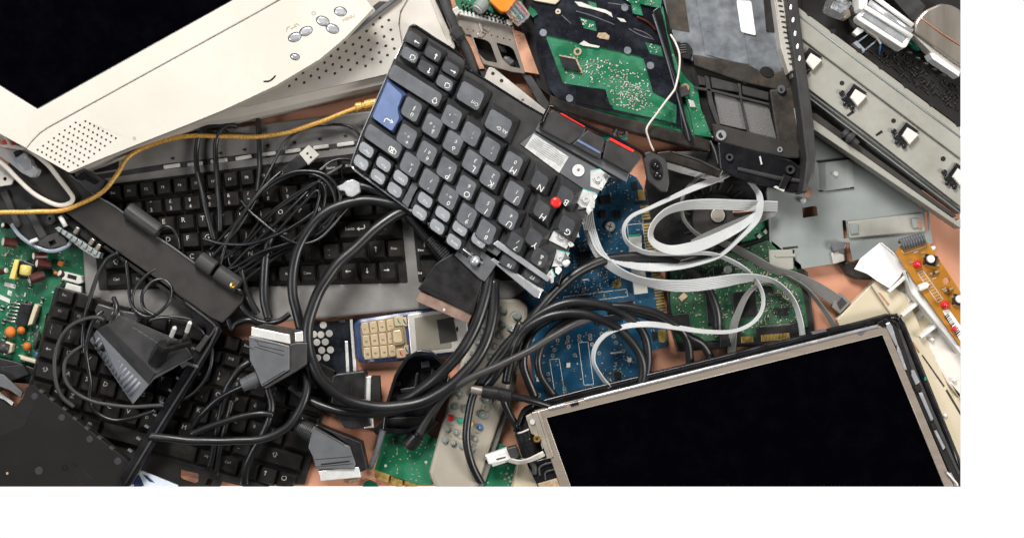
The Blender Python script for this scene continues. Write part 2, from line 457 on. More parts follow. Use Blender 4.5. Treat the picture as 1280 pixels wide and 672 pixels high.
mat('lid_pale', (.019, .0175, .017), .58, var=.15, spec=.13)
mat('grey_dark', (0.0465, 0.0446, 0.0446), .45, var=.12, bump=.08, bs=3000)
mat('nickel', (.80, .79, .76), .28, metal=.25, var=.06, vs=200, rv=.08, spec=.8)
mat('copper', (.62, .33, .215), .34, metal=.45, var=.18, vs=90, bump=.10, bs=250, dust=.1)
mat('steel', (.34, .30, .26), .32, metal=.5, var=.16, vs=90, rv=.08, stretch=(.3, 1, .15), dust=.2, dcol=(.26, .19, .13))
mat('galvanised', (.285, .31, .30), .42, metal=.15, var=.08, vs=45, bump=.04, bs=500, dust=.08, dcol=(.28, .24, .19))
mat('rail_paint', (.345, .336, .297), .5, var=.08, vs=50, bump=.05, dust=.28, dcol=(.20, .155, .10))
mat('gold', (.86, .58, .18), .32, metal=.8, var=.15, vs=300)
mat('brass', (.75, .48, .16), .3, metal=.9, var=.1)
mat('gold_braid', (.74, .40, .085), .30, metal=.15, var=.28, vs=900, bump=.4, bs=1800, rv=.1, spec=.8)
mat('white_plastic', (.82, .80, .76), .38, var=.04, dust=.06)
mat('white_cord', (.80, .74, .66), .4, var=.06)
mat('paper', (.88, .87, .85), .8, var=.02, bump=.1, bs=60)
mat('clear', (.93, .94, .96), .06, var=.04, trans=.55, rv=.04, spec=.9)
mat('clear_blue', (.60, .68, .78), .10, var=.08, trans=.55, rv=.04)
mat('red', (.78, .035, .03), .38, var=.08)
mat('red_lamp', (.75, .02, .03), .12, var=.08, spec=.8)
mat('green_button', (.02, .30, .19), .4)
mat('blue_button', (.03, .12, .30), .4)
mat('rubber_grey', (.22, .255, .235), .5, var=.12)
mat('remote_grey', (.40, .355, .29), .45, var=.06, vs=60, bump=.06, bs=2500, dust=.14, dcol=(.27, .2, .13))
mat('remote_side', (.20, .19, .17), .5, var=.1)
mat('phone_blue', (.035, .06, .15), .28, var=.1)
mat('phone_key', (.50, .39, .25), .34, var=.08, metal=.1)
mat('phone_silver', (.60, .57, .52), .35, metal=.3, var=.05)
mat('lcd_grey', (.235, .215, .175), .2, var=.05)
mat('ribbon_grey', (.54, .545, .54), .36, var=.05, vs=60, rv=.06, dust=.04, dcol=(.3, .27, .22))
mat('ribbon_dull', (.19, .187, .175), .42, var=.08)
mat('orange_sleeve', (.80, .235, .02), .35, var=.06)
mat('orange_cap', (.62, .17, .03), .45, var=.15)
mat('yellow_tape', (.70, .58, .16), .4, var=.12)
mat('maroon', (.07, .018, .016), .3, var=.1)
mat('chip_black', (.014, .014, .015), .35, var=.15)
mat('solder', (.62, .60, .54), .3, metal=.7, var=.2)
mat('smd_tan', (.42, .30, .19), .45, var=.25, vs=600)
mat('smd_white', (.60, .585, .54), .5, var=.1)
mat('foam', (.15, .145, .14), .9, var=.3, vs=1400, bump=.7, bs=1500)
mat('foil_grey', (.20, .215, .235), .38, metal=.3, var=.22, vs=160, bump=.3, bs=180, dust=.2, dcol=(.34, .31, .27))
mat('film_black', (.010, .011, .015), .16, var=.3, bump=.12, bs=60, spec=.5, dust=.24, dcol=(.10, .115, .145), coat=.3)  # bluish dust colour also paints in the film's glare streaks
mat('membrane', (.68, .675, .66), .26, metal=.15, var=.14, vs=220, rv=.1)
mat('teal', (.03, .45, .36), .4)
mat('lid_grey', (.016, .0148, .0142), .6, var=.15, vs=30, bump=.03, bs=3000, dust=.02, dcol=(.1, .09, .08), spec=.12)
mat('lid_spot', (.034, .034, .040), .5)
mat('lcd_metal', (.345, .285, .235), .32, metal=.3, var=.05, vs=40, rv=.05, stretch=(.24, 1, 8))
mat('amber_board', (.44, .19, .022), .35, var=.18, vs=60, dust=.05)
mat('sticker_dark', (.035, .031, .028), .6, var=.1)
mat('gloss_white_blue', (.72, .78, .86), .15, var=.35, vs=25)
pcbmat('pcb_green', (.011, .135, .062), (.03, .21, .11), .1)
pcbmat('pcb_dark_green', (.014, .065, .030), (.035, .12, .06), -.1, 1.2)
pcbmat('pcb_blue', (.0045, .052, .110), (.012, .095, .175), -.12)
# ================================================================= setting
struct(MB().poly([(-260, -260), (1200, -260), (1200, 607), (-260, 607)], -6, 0, .5).out('table_top', 'terracotta_table'))

# ================================================================= cream monitor
mon = T('monitor', 'cream television monitor with large black screen and control buttons', 'monitor', 220, 90)
sh = MB()
sh.poly([(-120, 120), (30, 190), (84, 219), (126, 206), (178, 184), (246, 158), (300, 150), (400, 127), (482, 108), (540, 88), (575, 60), (548, 0), (520, -60), (-120, -60)], 2, 46, 14, 10)
sh.out('back_shell', 'cream_grey', mon)
sp = MB()
L = [((475, 22.5), 10, 0), ((486, 25.5), 9, 0), ((488.5, 37.5), 7, 0), ((490.8, 49.3), 5, 0), ((492.8, 61), 3, 0), ((430.8, 53.5), 7, 0), ((378.5, 91), 3, 0)]
pts = [(x0 - 8.45 * k, y0 + 8.3 * k) for (x0, y0), n, _ in L for k in range(n)]
side = [(296, 132), (345, 108), (400, 75), (432, 47), (478, 14), (500, -8), (520, -20), (500, 14), (498, 30), (503, 60), (496, 86), (486, 92), (400, 112), (310, 133)]
hs = [circ(x, y, 1.9, 10) for x, y in pts if inside((x, y), inset(side, 2.5))]
sp.poly(side, 40, 52, 0, 0, 0, hs)
sp.out('speaker_panel', 'cream_grey', mon)
MB().poly(inset(side, 2), 38, 44).out('speaker_cloth', 'hole_black', mon)
MB().poly([(500, -8), (520, -20), (535, -10), (556, 44), (566, 62), (540, 84), (505, 90), (496, 86), (503, 60), (498, 30), (500, 14)], 30, 49, 3, 3).out('side_panel', 'cream_grey', mon)
fr = MB()
front = [(33, 186), (86, 215.5), (125, 199), (175, 179), (245, 151.5), (278, 138), (300, 128), (345, 107), (400, 74), (432, 47), (466, 11), (452, -8), (440, -40), (420, -40), (352, -1), (322, 16), (60, 160), (50, 167), (40, 177)]
gr = []
for i in range(9):
    for j in range(9):
        x, y = 47 + 5.42 * i + 6.78 * j, 187.3 + 3.05 * i - 4.85 * j
        if j > 7 and i < 0 or (i, j) in ((0, 8), (8, 0)): continue
        gr.append(circ(x, y, 1.4, 8))
fr.poly(front, 88, 104, 0, 0, 0, gr)
fo = fr.out('front_panel', 'cream', mon)
m_ = fo.modifiers.new('b', 'BEVEL'); m_.width = .0011; m_.segments = 3; m_.limit_method = 'ANGLE'; m_.angle_limit = math.radians(60)
MB().poly([(43, 187), (86, 211), (150, 180), (100, 146)], 89, 98).out('speaker_cloth', 'hole_black', mon)
bz = MB()
bz.poly([(292, 0), (352 - .5, -2), (321.5, 15.4), (59.6, 159.2), (49.4, 166.2), (39.5, 176.2), (32.5, 185.4), (-120, 103), (-120, 44), (0, 107.5), (46.5, 136.5)] + [(293, -1)], 84, 106, 1.2)
bz.poly([(400, -30), (352, -2.6), (292.6, -.6), (330, -24)], 84, 105.9)
bz.out('screen_bezel', 'cream', mon)
MB().poly([(-120, -60), (395, -60), (291.5, .6), (46.5, 135), (-120, 38)], 80, 98).out('screen', 'screen_black', mon)
MB().tube([(292, 0, 103.5), (47, 136, 103.5)], .7, 6, 1).tube([(46.5, 136, 103.5), (0, 107, 103.5), (-110, 40, 103)], .6, 6, 1).out('screen_trim', 'grey_plastic', mon)
bt = MB()
for (x, y, rx, ry, a) in ((382.5, 39, 8, 5, -22), (368.5, 46.5, 8, 5, -22), (403.5, 26.5, 8, 5.4, 20), (415.5, 36, 8, 5.2, 20), (425.5, 14.5, 7.4, 5.2, 12), (368.7, 71, 5.4, 3.6, 10)):
    o = MB().poly(circ(x, y, rx + .9, 24, ry + .9, a), 100, 104.2, .2).out('button_ring', 'grey_dark', mon)
    MB().poly(circ(x, y, rx, 24, ry, a), 100, 106.2, 2).out('button', 'silver_plastic', mon)
MB().tube([(329.5, 102, 104), (336, 101.5, 104.3), (341, 98.5, 104.3), (344.5, 94.5, 104)], .9, 6).out('indicator_slot', 'hole_black', mon)
lt = MB().text('MENU', 436, 23, 6, -27, 104.3)
lt.line([(358, 40), (359, 35), (362, 33)], .7, 104.3).line([(368, 32), (371, 30), (374, 32)], .7, 104.3).line(circ(392, 17, 2.2, 8), .6, 104.3, 0, True).line([(364, 36), (370, 33)], 1, 104.3)
lt.line(circ(168, 173, 1.6, 8), .5, 104.3, 0, True)
lt.out('lettering', 'smd_tan', mon)
MB().poly([(431, 48), (435, 43), (470, 13), (492, -4), (505, -12), (500, -4), (474, 16), (445, 40)], 50, 60, 1).out('trim_strip', 'grey_plastic', mon)
MB().poly([(466, 8), (474, 2), (484, 2), (480, 9), (470, 14)], 50, 58).out('broken_hole', 'dusty_black', mon)  # raised dark patch standing in for the dark of a broken hole

MB().poly(inset(front[:12] + [(300, -40), (-120, -60), (-120, 95)], 34), 40, 90).out('cabinet', 'cream_grey', mon)
# ================================================================= grey multimedia keyboard under the pile
def KA(u, v): return (150 + 330 * u + (2.2 + .5 * u) * v, 242 - 38 * u + v * (21.6 + 5.4 * u))
kba = T('computer_keyboard', 'black keyed desktop keyboard in dusty grey case under the cables', 'keyboard', 360, 270)
MB().poly([(103, 312), (112, 240), (112, 214), (119, 186), (246, 165), (456, 139), (640, 116), (690, 150), (700, 330), (640, 374), (535, 385.5), (340, 403), (190, 417), (110, 424)], 1, 20, 3, 6).out('case', 'kb_grey', kba)
MB().poly([(113, 205), (118, 187), (149, 182), (148, 211), (119, 216)], 15, 21, .6).out('gloss_end', 'black_gloss', kba)
MB().poly([(116, 219), (205, 205), (448, 176), (449, 182), (206, 212), (117, 225)], 15, 20.6, .4).out('media_strip', 'charcoal', kba)
for x0, y0, x1, y1 in ((204, 209, 225, 206), (234, 206, 253, 203.5), (263, 202, 284, 199.5), (294, 198.5, 315, 195), (324, 194, 345, 191), (356, 190, 376, 187), (391, 185, 411, 182.5), (421, 181.5, 443, 178.5)):
    a = math.degrees(math.atan2(y1 - y0, x1 - x0))
    MB().box((x0 + x1) / 2, (y0 + y1) / 2, x1 - x0, 5, a, 18, 23.5, 1.2, 1.5).out('media_button', 'smd_white', kba)
ic = MB()
for x, y in ((215, 198), (275, 191.5), (305, 187), (334, 182), (367, 178), (399, 174), (431, 170)):
    ic.flat([(x - 2.4, y), (x + 1.5, y - 2.2), (x + 1.5, y + 2.2)], 20.25).flat([(x + 2, y - 2), (x + 3, y - 2), (x + 3, y + 2), (x + 2, y + 2)], 20.25)
ic.out('media_symbol', 'chip_black', kba)
def well(u0, u1, v0, v1): return [KA(u0, v0), KA(u1, v0), KA(u1, v1), KA(u0, v1)]
MB().poly(well(-.115, 1.045, -.62, 5.55), 15, 20.5, .5, 3).poly(well(1.085, 1.5, -.62, 5.55), 15, 20.5, .5, 3).out('key_bed', 'hole_black', kba)
RA = [
 (0, -.05, [('Esc', .06)] + [('F%d' % k, .0635) for k in range(1, 13)] + [('Stamp', .066), ('Bloc', .07), ('Pausa', .066)]),
 (1, -.06, [('\\', .0735), ('!1', .0735), ('"2', .0735), ('£3', .0735), ('$4', .0735), ('%5', .0735), ('&6', .0735), ('/7', .0735), ('(8', .0735), (')9', .0735), ('=0', .0735), ("?'", .0735), ('^ì', .0735), ('<-', .075), ('Ins', .08)]),
 (2, -.085, [('Tab', .068), ('Q', .0735), ('W', .0735), ('E', .0735), ('R', .0735), ('T', .0735), ('Y', .0735), ('U', .0735), ('I', .0735), ('O', .0735), ('P', .0735), ('è', .0735), ('ù', .0735), ('', .085), ('Pag', .08)]),
 (3, -.085, [('caps', .078), ('A', .0735), ('S', .0735), ('D', .0735), ('F', .0735), ('G', .0735), ('H', .0735), ('J', .0735), ('K', .0735), ('L', .0735), ('@ò', .0735), ('#à', .0735), ('Invio', .135), ('Pag', .085)]),
 (4, -.085, [('@shift', .1), ('<', .06), ('Z', .0735), ('X', .0735), ('C', .0735), ('V', .0735), ('B', .0735), ('N', .0735), ('M', .0735), (';,', .0735), (':.', .0735), ('_-', .0735), ('@shift', .098), ('@up', .07), ('Fine', .066)]),
 (5, -.085, [('Ctrl', .09), ('Fn', .07), ('Alt', .085), ('', .40), ('Alt', .085), ('Canc', .065), ('', .085), ('@left', .072), ('@down', .072), ('@right', .075)]),
]
def kakey(u, w, v, t, vh=.98):
    c = KA(u + w / 2, v); a = Vector(KA(u + w, v)) - Vector(KA(u, v)); b = Vector(KA(u + w / 2, v + .5)) - Vector(KA(u + w / 2, v - .5))
    ww, hh = a.length, b.length * vh; leg = []
    if t[:1] == '@' and len(t) > 2: leg = [(t, -1, -.5, 7)]
    elif len(t) == 2 and t[0] not in 'FPAT' and t not in ('Fn', '<-'): leg = [(t[0], -3, -4.5, 6), (t[1], -3, 4, 6.5)]
    elif len(t) == 1: leg = [(t, -3.5, -2.5, 8.5)]
    elif t == 'Invio': leg = [(t, -6, -1, 6), ('@enter', 8, -1, 9)]
    elif t: leg = [(t, -1, -2 if v == 0 else 0, 4.6)]
    m = MB().key(c, ww - 1, hh - 1, a.normalized(), b.normalized(), lambda x, y: 20.6, 9 if v else 7, (1.2, 3.4, 1.2, 4.2 if v else 2), leg, 0, 1, 1.6)
    m.out('key', ['key_black', 'legend_soft'], kba)
for v, u, ks in RA:
    for t, w in ks:
        kakey(u, w, v + (0 if v else -.02), t); u += w
for v, u, ks in ((1, 1.095, ['Num', '/', '*']), (2, 1.095, ['7', '8', '9']), (3, 1.095, ['4', '5', '6']), (4, 1.095, ['1', '2', '3'])):
    for t in ks: kakey(u, .078, v, t); u += .078
kakey(1.095, .156, 5, '0')
MB().text('Fine', 526, 312.5, 4.6, -5, 30).text('Ins', 525, 341, 4.6, -5, 30).out('lettering', 'legend_white', kba)
MB().cyl(432, 384.5, 3, 15, 20.6, .4).out('case_screw', 'kb_grey', kba)

# ================================================================= black laptop keyboard lower left
zc = lambda x, y: 27 - .075 * (y - 360)
OA = Vector((23.3, 6.5)); OB = Vector((-6.6, 24.4)); OQ = Vector((89, 447))
def KC(u, v): p = OQ + OA * u + OB * v; return (p.x, p.y)
kbc = T('laptop_keyboard', 'loose black laptop keyboard under adapter and grey plugs, lower left', 'keyboard', 215, 490)
def quadz(pts): return [(x, y, zc(x, y)) for x, y in pts]
MB().poly(quadz([KC(-1.75, -3.2), KC(.6, -3.25), KC(.6, -3.0), KC(12.2, -3.1), KC(13.35, -2.9), KC(13.35, 3.55), KC(11, 3.6), KC(-1.75, 3.5)]), 2, 0, 1).out('base_plate', 'black_plastic', kbc)
RC = [
 (-2.78, -1.6, [('Esc', 1), ('', 2.0), ('', 1), ('', 1), ('', 1), ('', 1), ('', 1), ('', 1), ('', .9), ('Stamp', .95), ('Bloc', .95), ('Pausa', .95), ('', .9)], .85),
 (-1.95, -1.62, [('F%d' % k, 1.02) for k in range(1, 13)] + [('Ins', 1.1), ('Canc', 1.1)], .78),
 (-1, -1.7, [('|\\', 1), ('!1', 1), ('"2', 1), ('£3', 1), ('$4', 1), ('%5', 1), ('&6', 1), ('/7', 1), ('(8', 1), (')9', 1), ('=0', 1), ("?'", 1), ('^ì', 1), ('@bksp', 1.95)], 1),
 (0, -1.7, [('@left', 1.2)] + [(c, 1) for c in 'QWERTYUIOP'] + [('è', 1), ('+', 1), ('@enter', 1.75)], 1),
 (1, -1.7, [('@shift', 1.45)] + [(c, 1) for c in 'ASDFGHJKL'] + [('ç', 1), ('à', 1), ('ù', 1), ('', 1.5)], 1),
 (2, -1.7, [('@shift', 1.2), ('<', .75)] + [(c, 1) for c in 'ZXCVBNM'] + [(';,', 1), (':.', 1), ('_-', 1), ('@shift', 2.75)], 1),
 (3, -1.7, [('Ctrl', 1.1), ('Fn', 1), ('', 1), ('Alt', 1), ('', 5.2), ('Alt', 1.1), ('Ctrl', 1.2), ('@page', 1), ('@up', 1), ('@page', 1)], .95),
]
MB().poly([KC(-1.7, 3.45), KC(13.3, 3.5), KC(13.3, 6), KC(9, 6), KC(-1.4, 5.6)], 2, 10, .5, 0, 0, [fillet([(225, 586), (248.5, 591.5), (248, 601), (243, 604.5), (224, 598)], 2), [(260, 597), (266, 599), (264, 606.4), (256, 605)], [(277, 601), (303, 607), (303, 611), (274, 610)]]).out('lower_sheet', 'hole_black', kbc)  # near-black sheet with openings, below the keyboard plate
aX, aY = OA.normalized(), OB.normalized()
for v, u, ks, hh in RC:
    for t, w in ks:
        leg = []
        if t[:1] == '@' and len(t) > 2: leg = [(t, -4, -2, 6.5)]
        elif len(t) == 2 and t[0] not in 'FA': leg = [(t[0], -4.5, -4.5, 5.5), (t[1], -4.5, 2.5, 6)]
        elif len(t) == 1: leg = [(t, -4.5, -4, 8)] + ([('1', 1, 4, 4)] if t in 'JKLUIO' else [])
        elif t: leg = [(t, -2, -2, 4.6)]
        if u + w < 13.3:
            MB().key(KC(u + w / 2, v), w * OA.length - 1.2, hh * OB.length - 1.2, aX, aY, zc, 7.5, (2.6, 2.6, 1.4, 3.6), leg, 0, 1, 2).out('key', ['key_black', 'legend_dim'], kbc)
        u += w

# ================================================================= silver-edged compact keyboard, torn, on top
zl = zplane((440, 205, 60), (672, 372, 60), (513, 33, 66))
kl = T('laptop_keyboard', 'torn laptop keyboard with blue enter key and red pointing stick', 'keyboard', 600, 210, 40)
def zq(pts, dz=0): return [(x, y, zl(x, y) + dz) for x, y in pts]
base = [(438, 205), (452, 166), (462, 144), (484, 92), (511, 38), (515, 31.5), (521, 32), (579, 71), (583, 78), (581, 84), (588, 89), (676, 143), (694, 150), (786, 212), (781, 226), (757, 222), (752, 232), (744, 248), (736, 258), (726, 284), (714, 306), (706, 326), (694, 338), (688, 352), (668, 340), (607, 300), (600, 322)]
MB().poly(zq(base, -2), 46, 0, 1).out('base_plate', 'charcoal', kl)
MB().tube([(438, 206, 57), (443, 212, 57), (520, 268, 57), (604, 330, 57)], 1.5, 6, 1).tube([(438, 206, 60), (452, 167, 60), (486, 90, 62), (512, 36, 65)], .9, 6, 1).out('edge_strip', 'silver_plastic', kl)
MB().tube([(505, 52, 66), (511, 39, 66), (513, 34.5, 66), (516, 32.6, 66), (520, 33.4, 66), (550, 52, 66), (574, 67.5, 65), (580.5, 72.5, 65), (582.5, 77, 65), (582, 82, 65), (584, 86, 65), (590, 90, 64), (640, 121, 64), (690, 151, 63)], 1.6, 8, 3).out('rim', 'black_gloss', kl)
MB().poly(zq([(509, 240), (516, 226), (524, 231), (516, 246), (510, 260), (502, 252)], 2), 50, 0, .6).poly(zq([(612, 303), (622, 300), (630, 310), (621, 320), (608, 312)], 2), 50, 0, .6).poly(zq([(492, 207), (498, 203), (620, 290), (613, 299), (606, 296)], .5), 50, 0, .3).out('key_divider', 'grey_plastic', kl)
dl = Vector((232, 167)).normalized(); dt = Vector((239, 139)).normalized(); el = Vector((73, -172)).normalized(); er = Vector((80, -200)).normalized()
def axes(x, y):
    q = Vector((x - 440, y - 205)); t = max(0, min(1, q.dot(el) / 187 + q.dot(dl) * .0005))
    d = (dl * (1 - t) + dt * t).normalized(); return d, el
def lk(tx, ty, w, h, leg, ins=None, kind='s', ht=13, dz=0, raw=False, tilt=0):
    """key whose visible top is centred at tx, ty"""
    d, e = axes(tx, ty)
    if tilt: d = Vector((math.cos(math.radians(tilt)), math.sin(math.radians(tilt))))
    c = Vector((tx, ty)) + d * 2.6 + e * 2.8
    ins = ins or (7, 1.6, 1.8, 7.2)      # legend frame: left (towards +d), right, top (towards -e), bottom (towards +e)
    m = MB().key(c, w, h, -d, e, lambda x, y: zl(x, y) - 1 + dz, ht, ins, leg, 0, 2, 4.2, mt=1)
    mats = {'s': ['key_slate', 'key_slate_lit', 'legend_white'], 'b': ['key_blue', 'key_blue_top', 'legend_white'], 'd': ['key_slate', 'key_dark_top', 'legend_white'], 'f': ['key_slate', 'key_lit_top', 'legend_white', 'legend_blue']}[kind]
    return m.out('key', mats, kl)
def two(a, b, c=None): return [(a, -3, -5.5, 8.5)] + ([(b, -2.5, 2.5, 7)] if b else []) + ([(c, 3, 2, 5)] if c else [])
for x, y, a, b, c, k in (
  (514, 137, 'ù', '§', None, 's'), (540, 158, 'à', '°', '#', 's'), (566, 179, 'ò', 'ç', '@', 's'), (590, 203, 'L', '3', None, 's'), (612, 222, 'K', '2', None, 's'), (642, 242, 'J', '1', None, 's'), (676, 262, 'H', '', None, 'd'), (707, 281, 'G', '', None, 'd'),
  (508, 171, '+', '*', '~', 's'), (533, 192, 'è', 'é', '[', 's'), (558, 212, 'P', '×', None, 's'), (582, 235, 'O', '6', None, 's'), (606, 256, 'I', '5', None, 's'), (635, 272, 'U', '4', None, 's'), (666, 297, 'Y', '', None, 'd'),
  (512, 206, 'ì', '^', None, 's'), (536, 227, "'", '?', None, 's'), (560, 247, '0', '=', '÷', 's'), (583, 270, '9', ')', None, 's'), (607, 290, '8', '(', None, 's'), (643, 302, '7', '/', None, 'd'), (673, 321, '6', '&', None, 'd'),
  (564, 147, '-', '_', '+', 's'), (588, 168, '.', ':', None, 's'), (612, 187, ',', ';', None, 's'), (640, 205, 'M', '0', None, 's'), (673, 226, 'N', '', None, 'd'), (705, 244, 'B', '', None, 'd')):
    lk(x, y, 32, 33.5, two(a, b, c) if a.islower() or not a.isalpha() else ([(a, -4.5, -6, 11)] + ([(b, -3, 4, 7)] if b else [])), kind='s' if k == 's' else 'd', ins=(6.6, 2, 2.2, 6.8) if k == 's' else (7, 5, 4, 9.5))
# wide keys
lk(519, 108, 82, 26, [('@shift', -30, -3, 8)], (7, 1.5, 1.5, 6))
lk(588, 120, 41, 33.5, [('Ctrl', -9, -5, 6)]); lk(623, 155, 41, 33.5, [('Alt Gr', -7, -4, 6)])
lk(479, 177, 60, 27, [('@bksp', -16, -3, 9)], (7, 1.5, 1.5, 6.5))
# blue enter key: stepped outline
en = MB()
eo = [(485, 96), (512, 118), (503.5, 137), (506, 148), (494, 170), (463, 147.5)]
e2 = inset(eo, 1); eti = [(484.5, 102), (503, 119), (496.5, 136), (499, 148), (489.5, 164), (465.5, 146.5)]
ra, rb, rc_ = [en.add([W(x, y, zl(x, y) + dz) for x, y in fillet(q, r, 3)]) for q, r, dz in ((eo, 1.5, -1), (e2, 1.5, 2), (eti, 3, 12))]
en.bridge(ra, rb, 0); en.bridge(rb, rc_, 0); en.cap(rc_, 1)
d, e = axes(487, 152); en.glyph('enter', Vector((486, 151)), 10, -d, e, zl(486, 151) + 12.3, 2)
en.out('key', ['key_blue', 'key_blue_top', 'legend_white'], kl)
# arrow cluster
for x, y, g, k in ((516, 50, '@right', 'd'), (511, 69.5, '@page', 's'), (540, 68, '@down', 'd'), (531.5, 86, '@up', 'd'), (562, 87, '@left', 'd'), (554.5, 104.5, '@page', 's')):
    lk(x, y, 27.5, 20, [(g, -4.5, -1, 7.5)], (4.5, 1.2, 1.2, 4.5), kind='s' if k == 's' else 'd', ht=11)
# function rows
for x, y, t in ((456.5, 188, 'Pag↑'), (450, 204, 'Pag↓'), (478, 206, 'Fine'), (471, 221.5, 'Home'), (499.5, 223, 'Canc'), (492, 238, 'Ins'), (530, 250.5, 'F12'), (523, 266.5, 'Pausa'), (552, 268, 'F11'), (545, 284, 'Bloc'), (573.5, 286, 'F10'), (566, 302.5, 'Stamp'), (597, 301, 'F9')):
    lk(x, y, 25, 18.5, [(t.replace('↑', '+').replace('↓', '-'), -1, -1.5, 4.4)], (4, 1, 1, 4), kind='f', ht=10)
lk(634, 328, 27, 21, [('F8', -3, -3, 6)], (5, 2, 1.5, 5), kind='d', ht=8, dz=-4, tilt=29)
lk(664, 345, 30, 17, [('F7', -1, -2, 6)], (5, 2, 1.5, 4), kind='d', ht=7, dz=-6, tilt=30)
# torn lower edge: bar, holder with steel ball, flex
MB().poly(zq([(613, 325), (617, 322), (677, 365), (674, 373), (668, 371)], -2), 44, 0, 1.2).poly(zq([(622, 300), (688, 347), (684, 352), (616, 305)], 8), 60, 0, .8).out('frame_rail', 'silver_plastic', kl)
MB().poly(zq([(625, 335), (640, 337), (672, 358), (680, 362), (676, 366)], -6), 44, 0).out('flex_film', 'membrane', kl)
MB().poly(zq([(568, 319), (580, 302), (586, 301), (622, 328), (606, 352), (600, 349)], -3), 40, 0, 1.2, holes=[]).out('key_holder', 'grey_plastic', kl)
MB().poly(zq([(578, 318), (585, 309), (590, 313), (584, 322)], -2.5), 48, 0).poly(zq([(586, 327), (592, 317), (604, 324), (599, 334)], -2.5), 48, 0).out('holder_slot', 'hole_black', kl)
MB().lathe((592, 328, 60), (596, 323, 60), [(-.6, 1.5), (-.45, 3.6), (-.1, 5.2), (.4, 5.6), (.9, 5.2), (1.3, 3.6), (1.5, 1.2)], 20, sm=True).out('steel_roller', 'silver_plastic', kl)
# membranes where caps are gone
mm = MB()
mm.poly(zq([(667, 167), (711, 196), (705, 206), (699, 216), (656, 184)], .2), 50, 0, mi=0)
for k in range(6):
    t = k / 6; mm.line([(669 - 10 * t, 171 + 12 * t), (676 - 9 * t, 178 + 9 * t), (690 - 9 * t, 184 + 14 * t), (700 - 7 * t, 193 + 11 * t), (707 - 7 * t, 196 + 14 * t)], .4, lambda x, y: zl(x, y) + .6, 1)
for q in ([(738, 213), (750, 211), (762, 220), (752, 238), (738, 233)], [(729, 236), (745, 241), (743, 260), (727, 259), (719, 251)], [(697, 280), (719, 289), (708, 311), (686, 300)], [(696, 312), (712, 316), (705, 332), (690, 333)], [(690, 336), (694, 345), (686, 352), (680, 344)]):
    mm.poly(zq(q, .3), 50, 0, mi=0); c = sum((v2(p) for p in q), Vector((0, 0))) / len(q)
    mm.ring(c.x, c.y, 2.2, 4, 58, zl(c.x, c.y) + 1.6, 14, 0); mm.line([q[0], q[1]], 1, zl(*q[0]) + .7, 2)
    for s in (3.2, 5): mm.line(circ(c.x, c.y, s + 2, 10)[2:6], .5, zl(c.x, c.y) + .7, 1)
mm.line([(681, 201), (689, 204)], 2, 61.5, 2)
mm.out('contact_film', ['membrane', 'grey_plastic', 'teal'], kl)
sd = random.Random(31)
for (x, y, r) in ((752, 232, 6), (744, 246, 5), (737, 262, 6), (729, 277, 5), (721, 291, 6), (714, 306, 6), (708, 322, 7), (699, 338, 6), (690, 349, 5), (758, 221, 5)):
    q = []
    for k in range(7):
        t = 6.283 * k / 7; rr_ = r * sd.uniform(.35, 1.15); q.append((x + math.cos(t) * rr_ * .8, y + math.sin(t) * rr_, zl(x, y) + sd.uniform(.5, 3.5)))
    MB().poly(q, 54, 0).out('torn_edge', sd.choice(('membrane', 'membrane', 'grey_plastic', 'white_plastic')), kl)
MB().ring(723, 213, 3, 7.6, 56, zl(723, 213) + 1.6, 22).ring(723, 213, 1.6, 3.2, 56, zl(723, 213) + .4, 16).out('screw_boss', 'white_plastic', kl)
MB().lathe((695, 253, 66), (695, 253, 77), [(0, 3), (.5, 4), (.55, 6.6), (.8, 6.8), (.97, 5.2), (1, 2.5)], 20, sm=True).out('pointing_stick', 'red', kl)
MB().lathe((704, 331, 66), (712, 326, 66), [(0, 3.5), (.4, 4.2), (.8, 3), (1, 1.8)], 12, sm=True).out('rubber_dome', 'white_plastic', kl)
MB().poly(zq([(696, 339), (703, 342), (699, 356), (691, 351)], -3), 50, 0, .8, holes=[zq([(697, 344), (700, 345), (698, 351), (695, 349)], -3)]).out('scissor_clip', 'black_plastic', kl)
# pointing-stick buttons
zb = lambda x, y: zl(x, y) + 12
def bq(pts, dz=0): return [(x, y, zb(x, y) + dz) for x, y in pts]
MB().poly(bq([(669, 163), (675, 152), (787, 216), (783, 228)], -9), 48, 0, 1).out('button_ledge', 'grey_plastic', kl)
MB().poly(zq([(650, 180), (668, 165), (712, 192), (764, 221), (757, 224), (746, 245), (737, 259), (722, 262), (730, 236), (700, 216)], .1), 50, 0).out('backing_plate', 'grey_plastic', kl)
def tbtn(pts, n): return MB().poly(bq(pts), 54, 0, 1.6, 2.5).out('mouse_button', 'charcoal', kl)
tbtn([(685, 140), (692, 137), (733, 160), (730, 168), (712, 181), (673, 160)], 1)
tbtn([(735, 162), (756, 174), (753, 186), (750.5, 200), (714.5, 180.5)], 2)
tbtn([(758, 175), (764, 173), (797, 191), (801, 198), (787, 217), (753, 198)], 3)
MB().poly(bq([(700, 142.5), (702.5, 139.5), (732, 156), (730.5, 159.5)], 1.4), 56, 0, .5).poly(bq([(761.5, 175), (763.5, 171.8), (793, 187.5), (791.5, 190.8)], 1.4), 56, 0, .5).out('button_stripe', 'red', kl)
MB().poly(bq([(721, 176.5), (723, 174), (751, 190), (750, 192.5)], 1.2), 56, 0, .4).out('button_stripe', 'key_blue_top', kl)
MB().tube([(676, 157, 80), (684, 138, 80), (693, 134, 80), (734, 157, 80), (762, 169, 80), (800, 189, 80), (806, 197, 79)], 2, 8, 3).out('button_frame', 'black_gloss', kl)
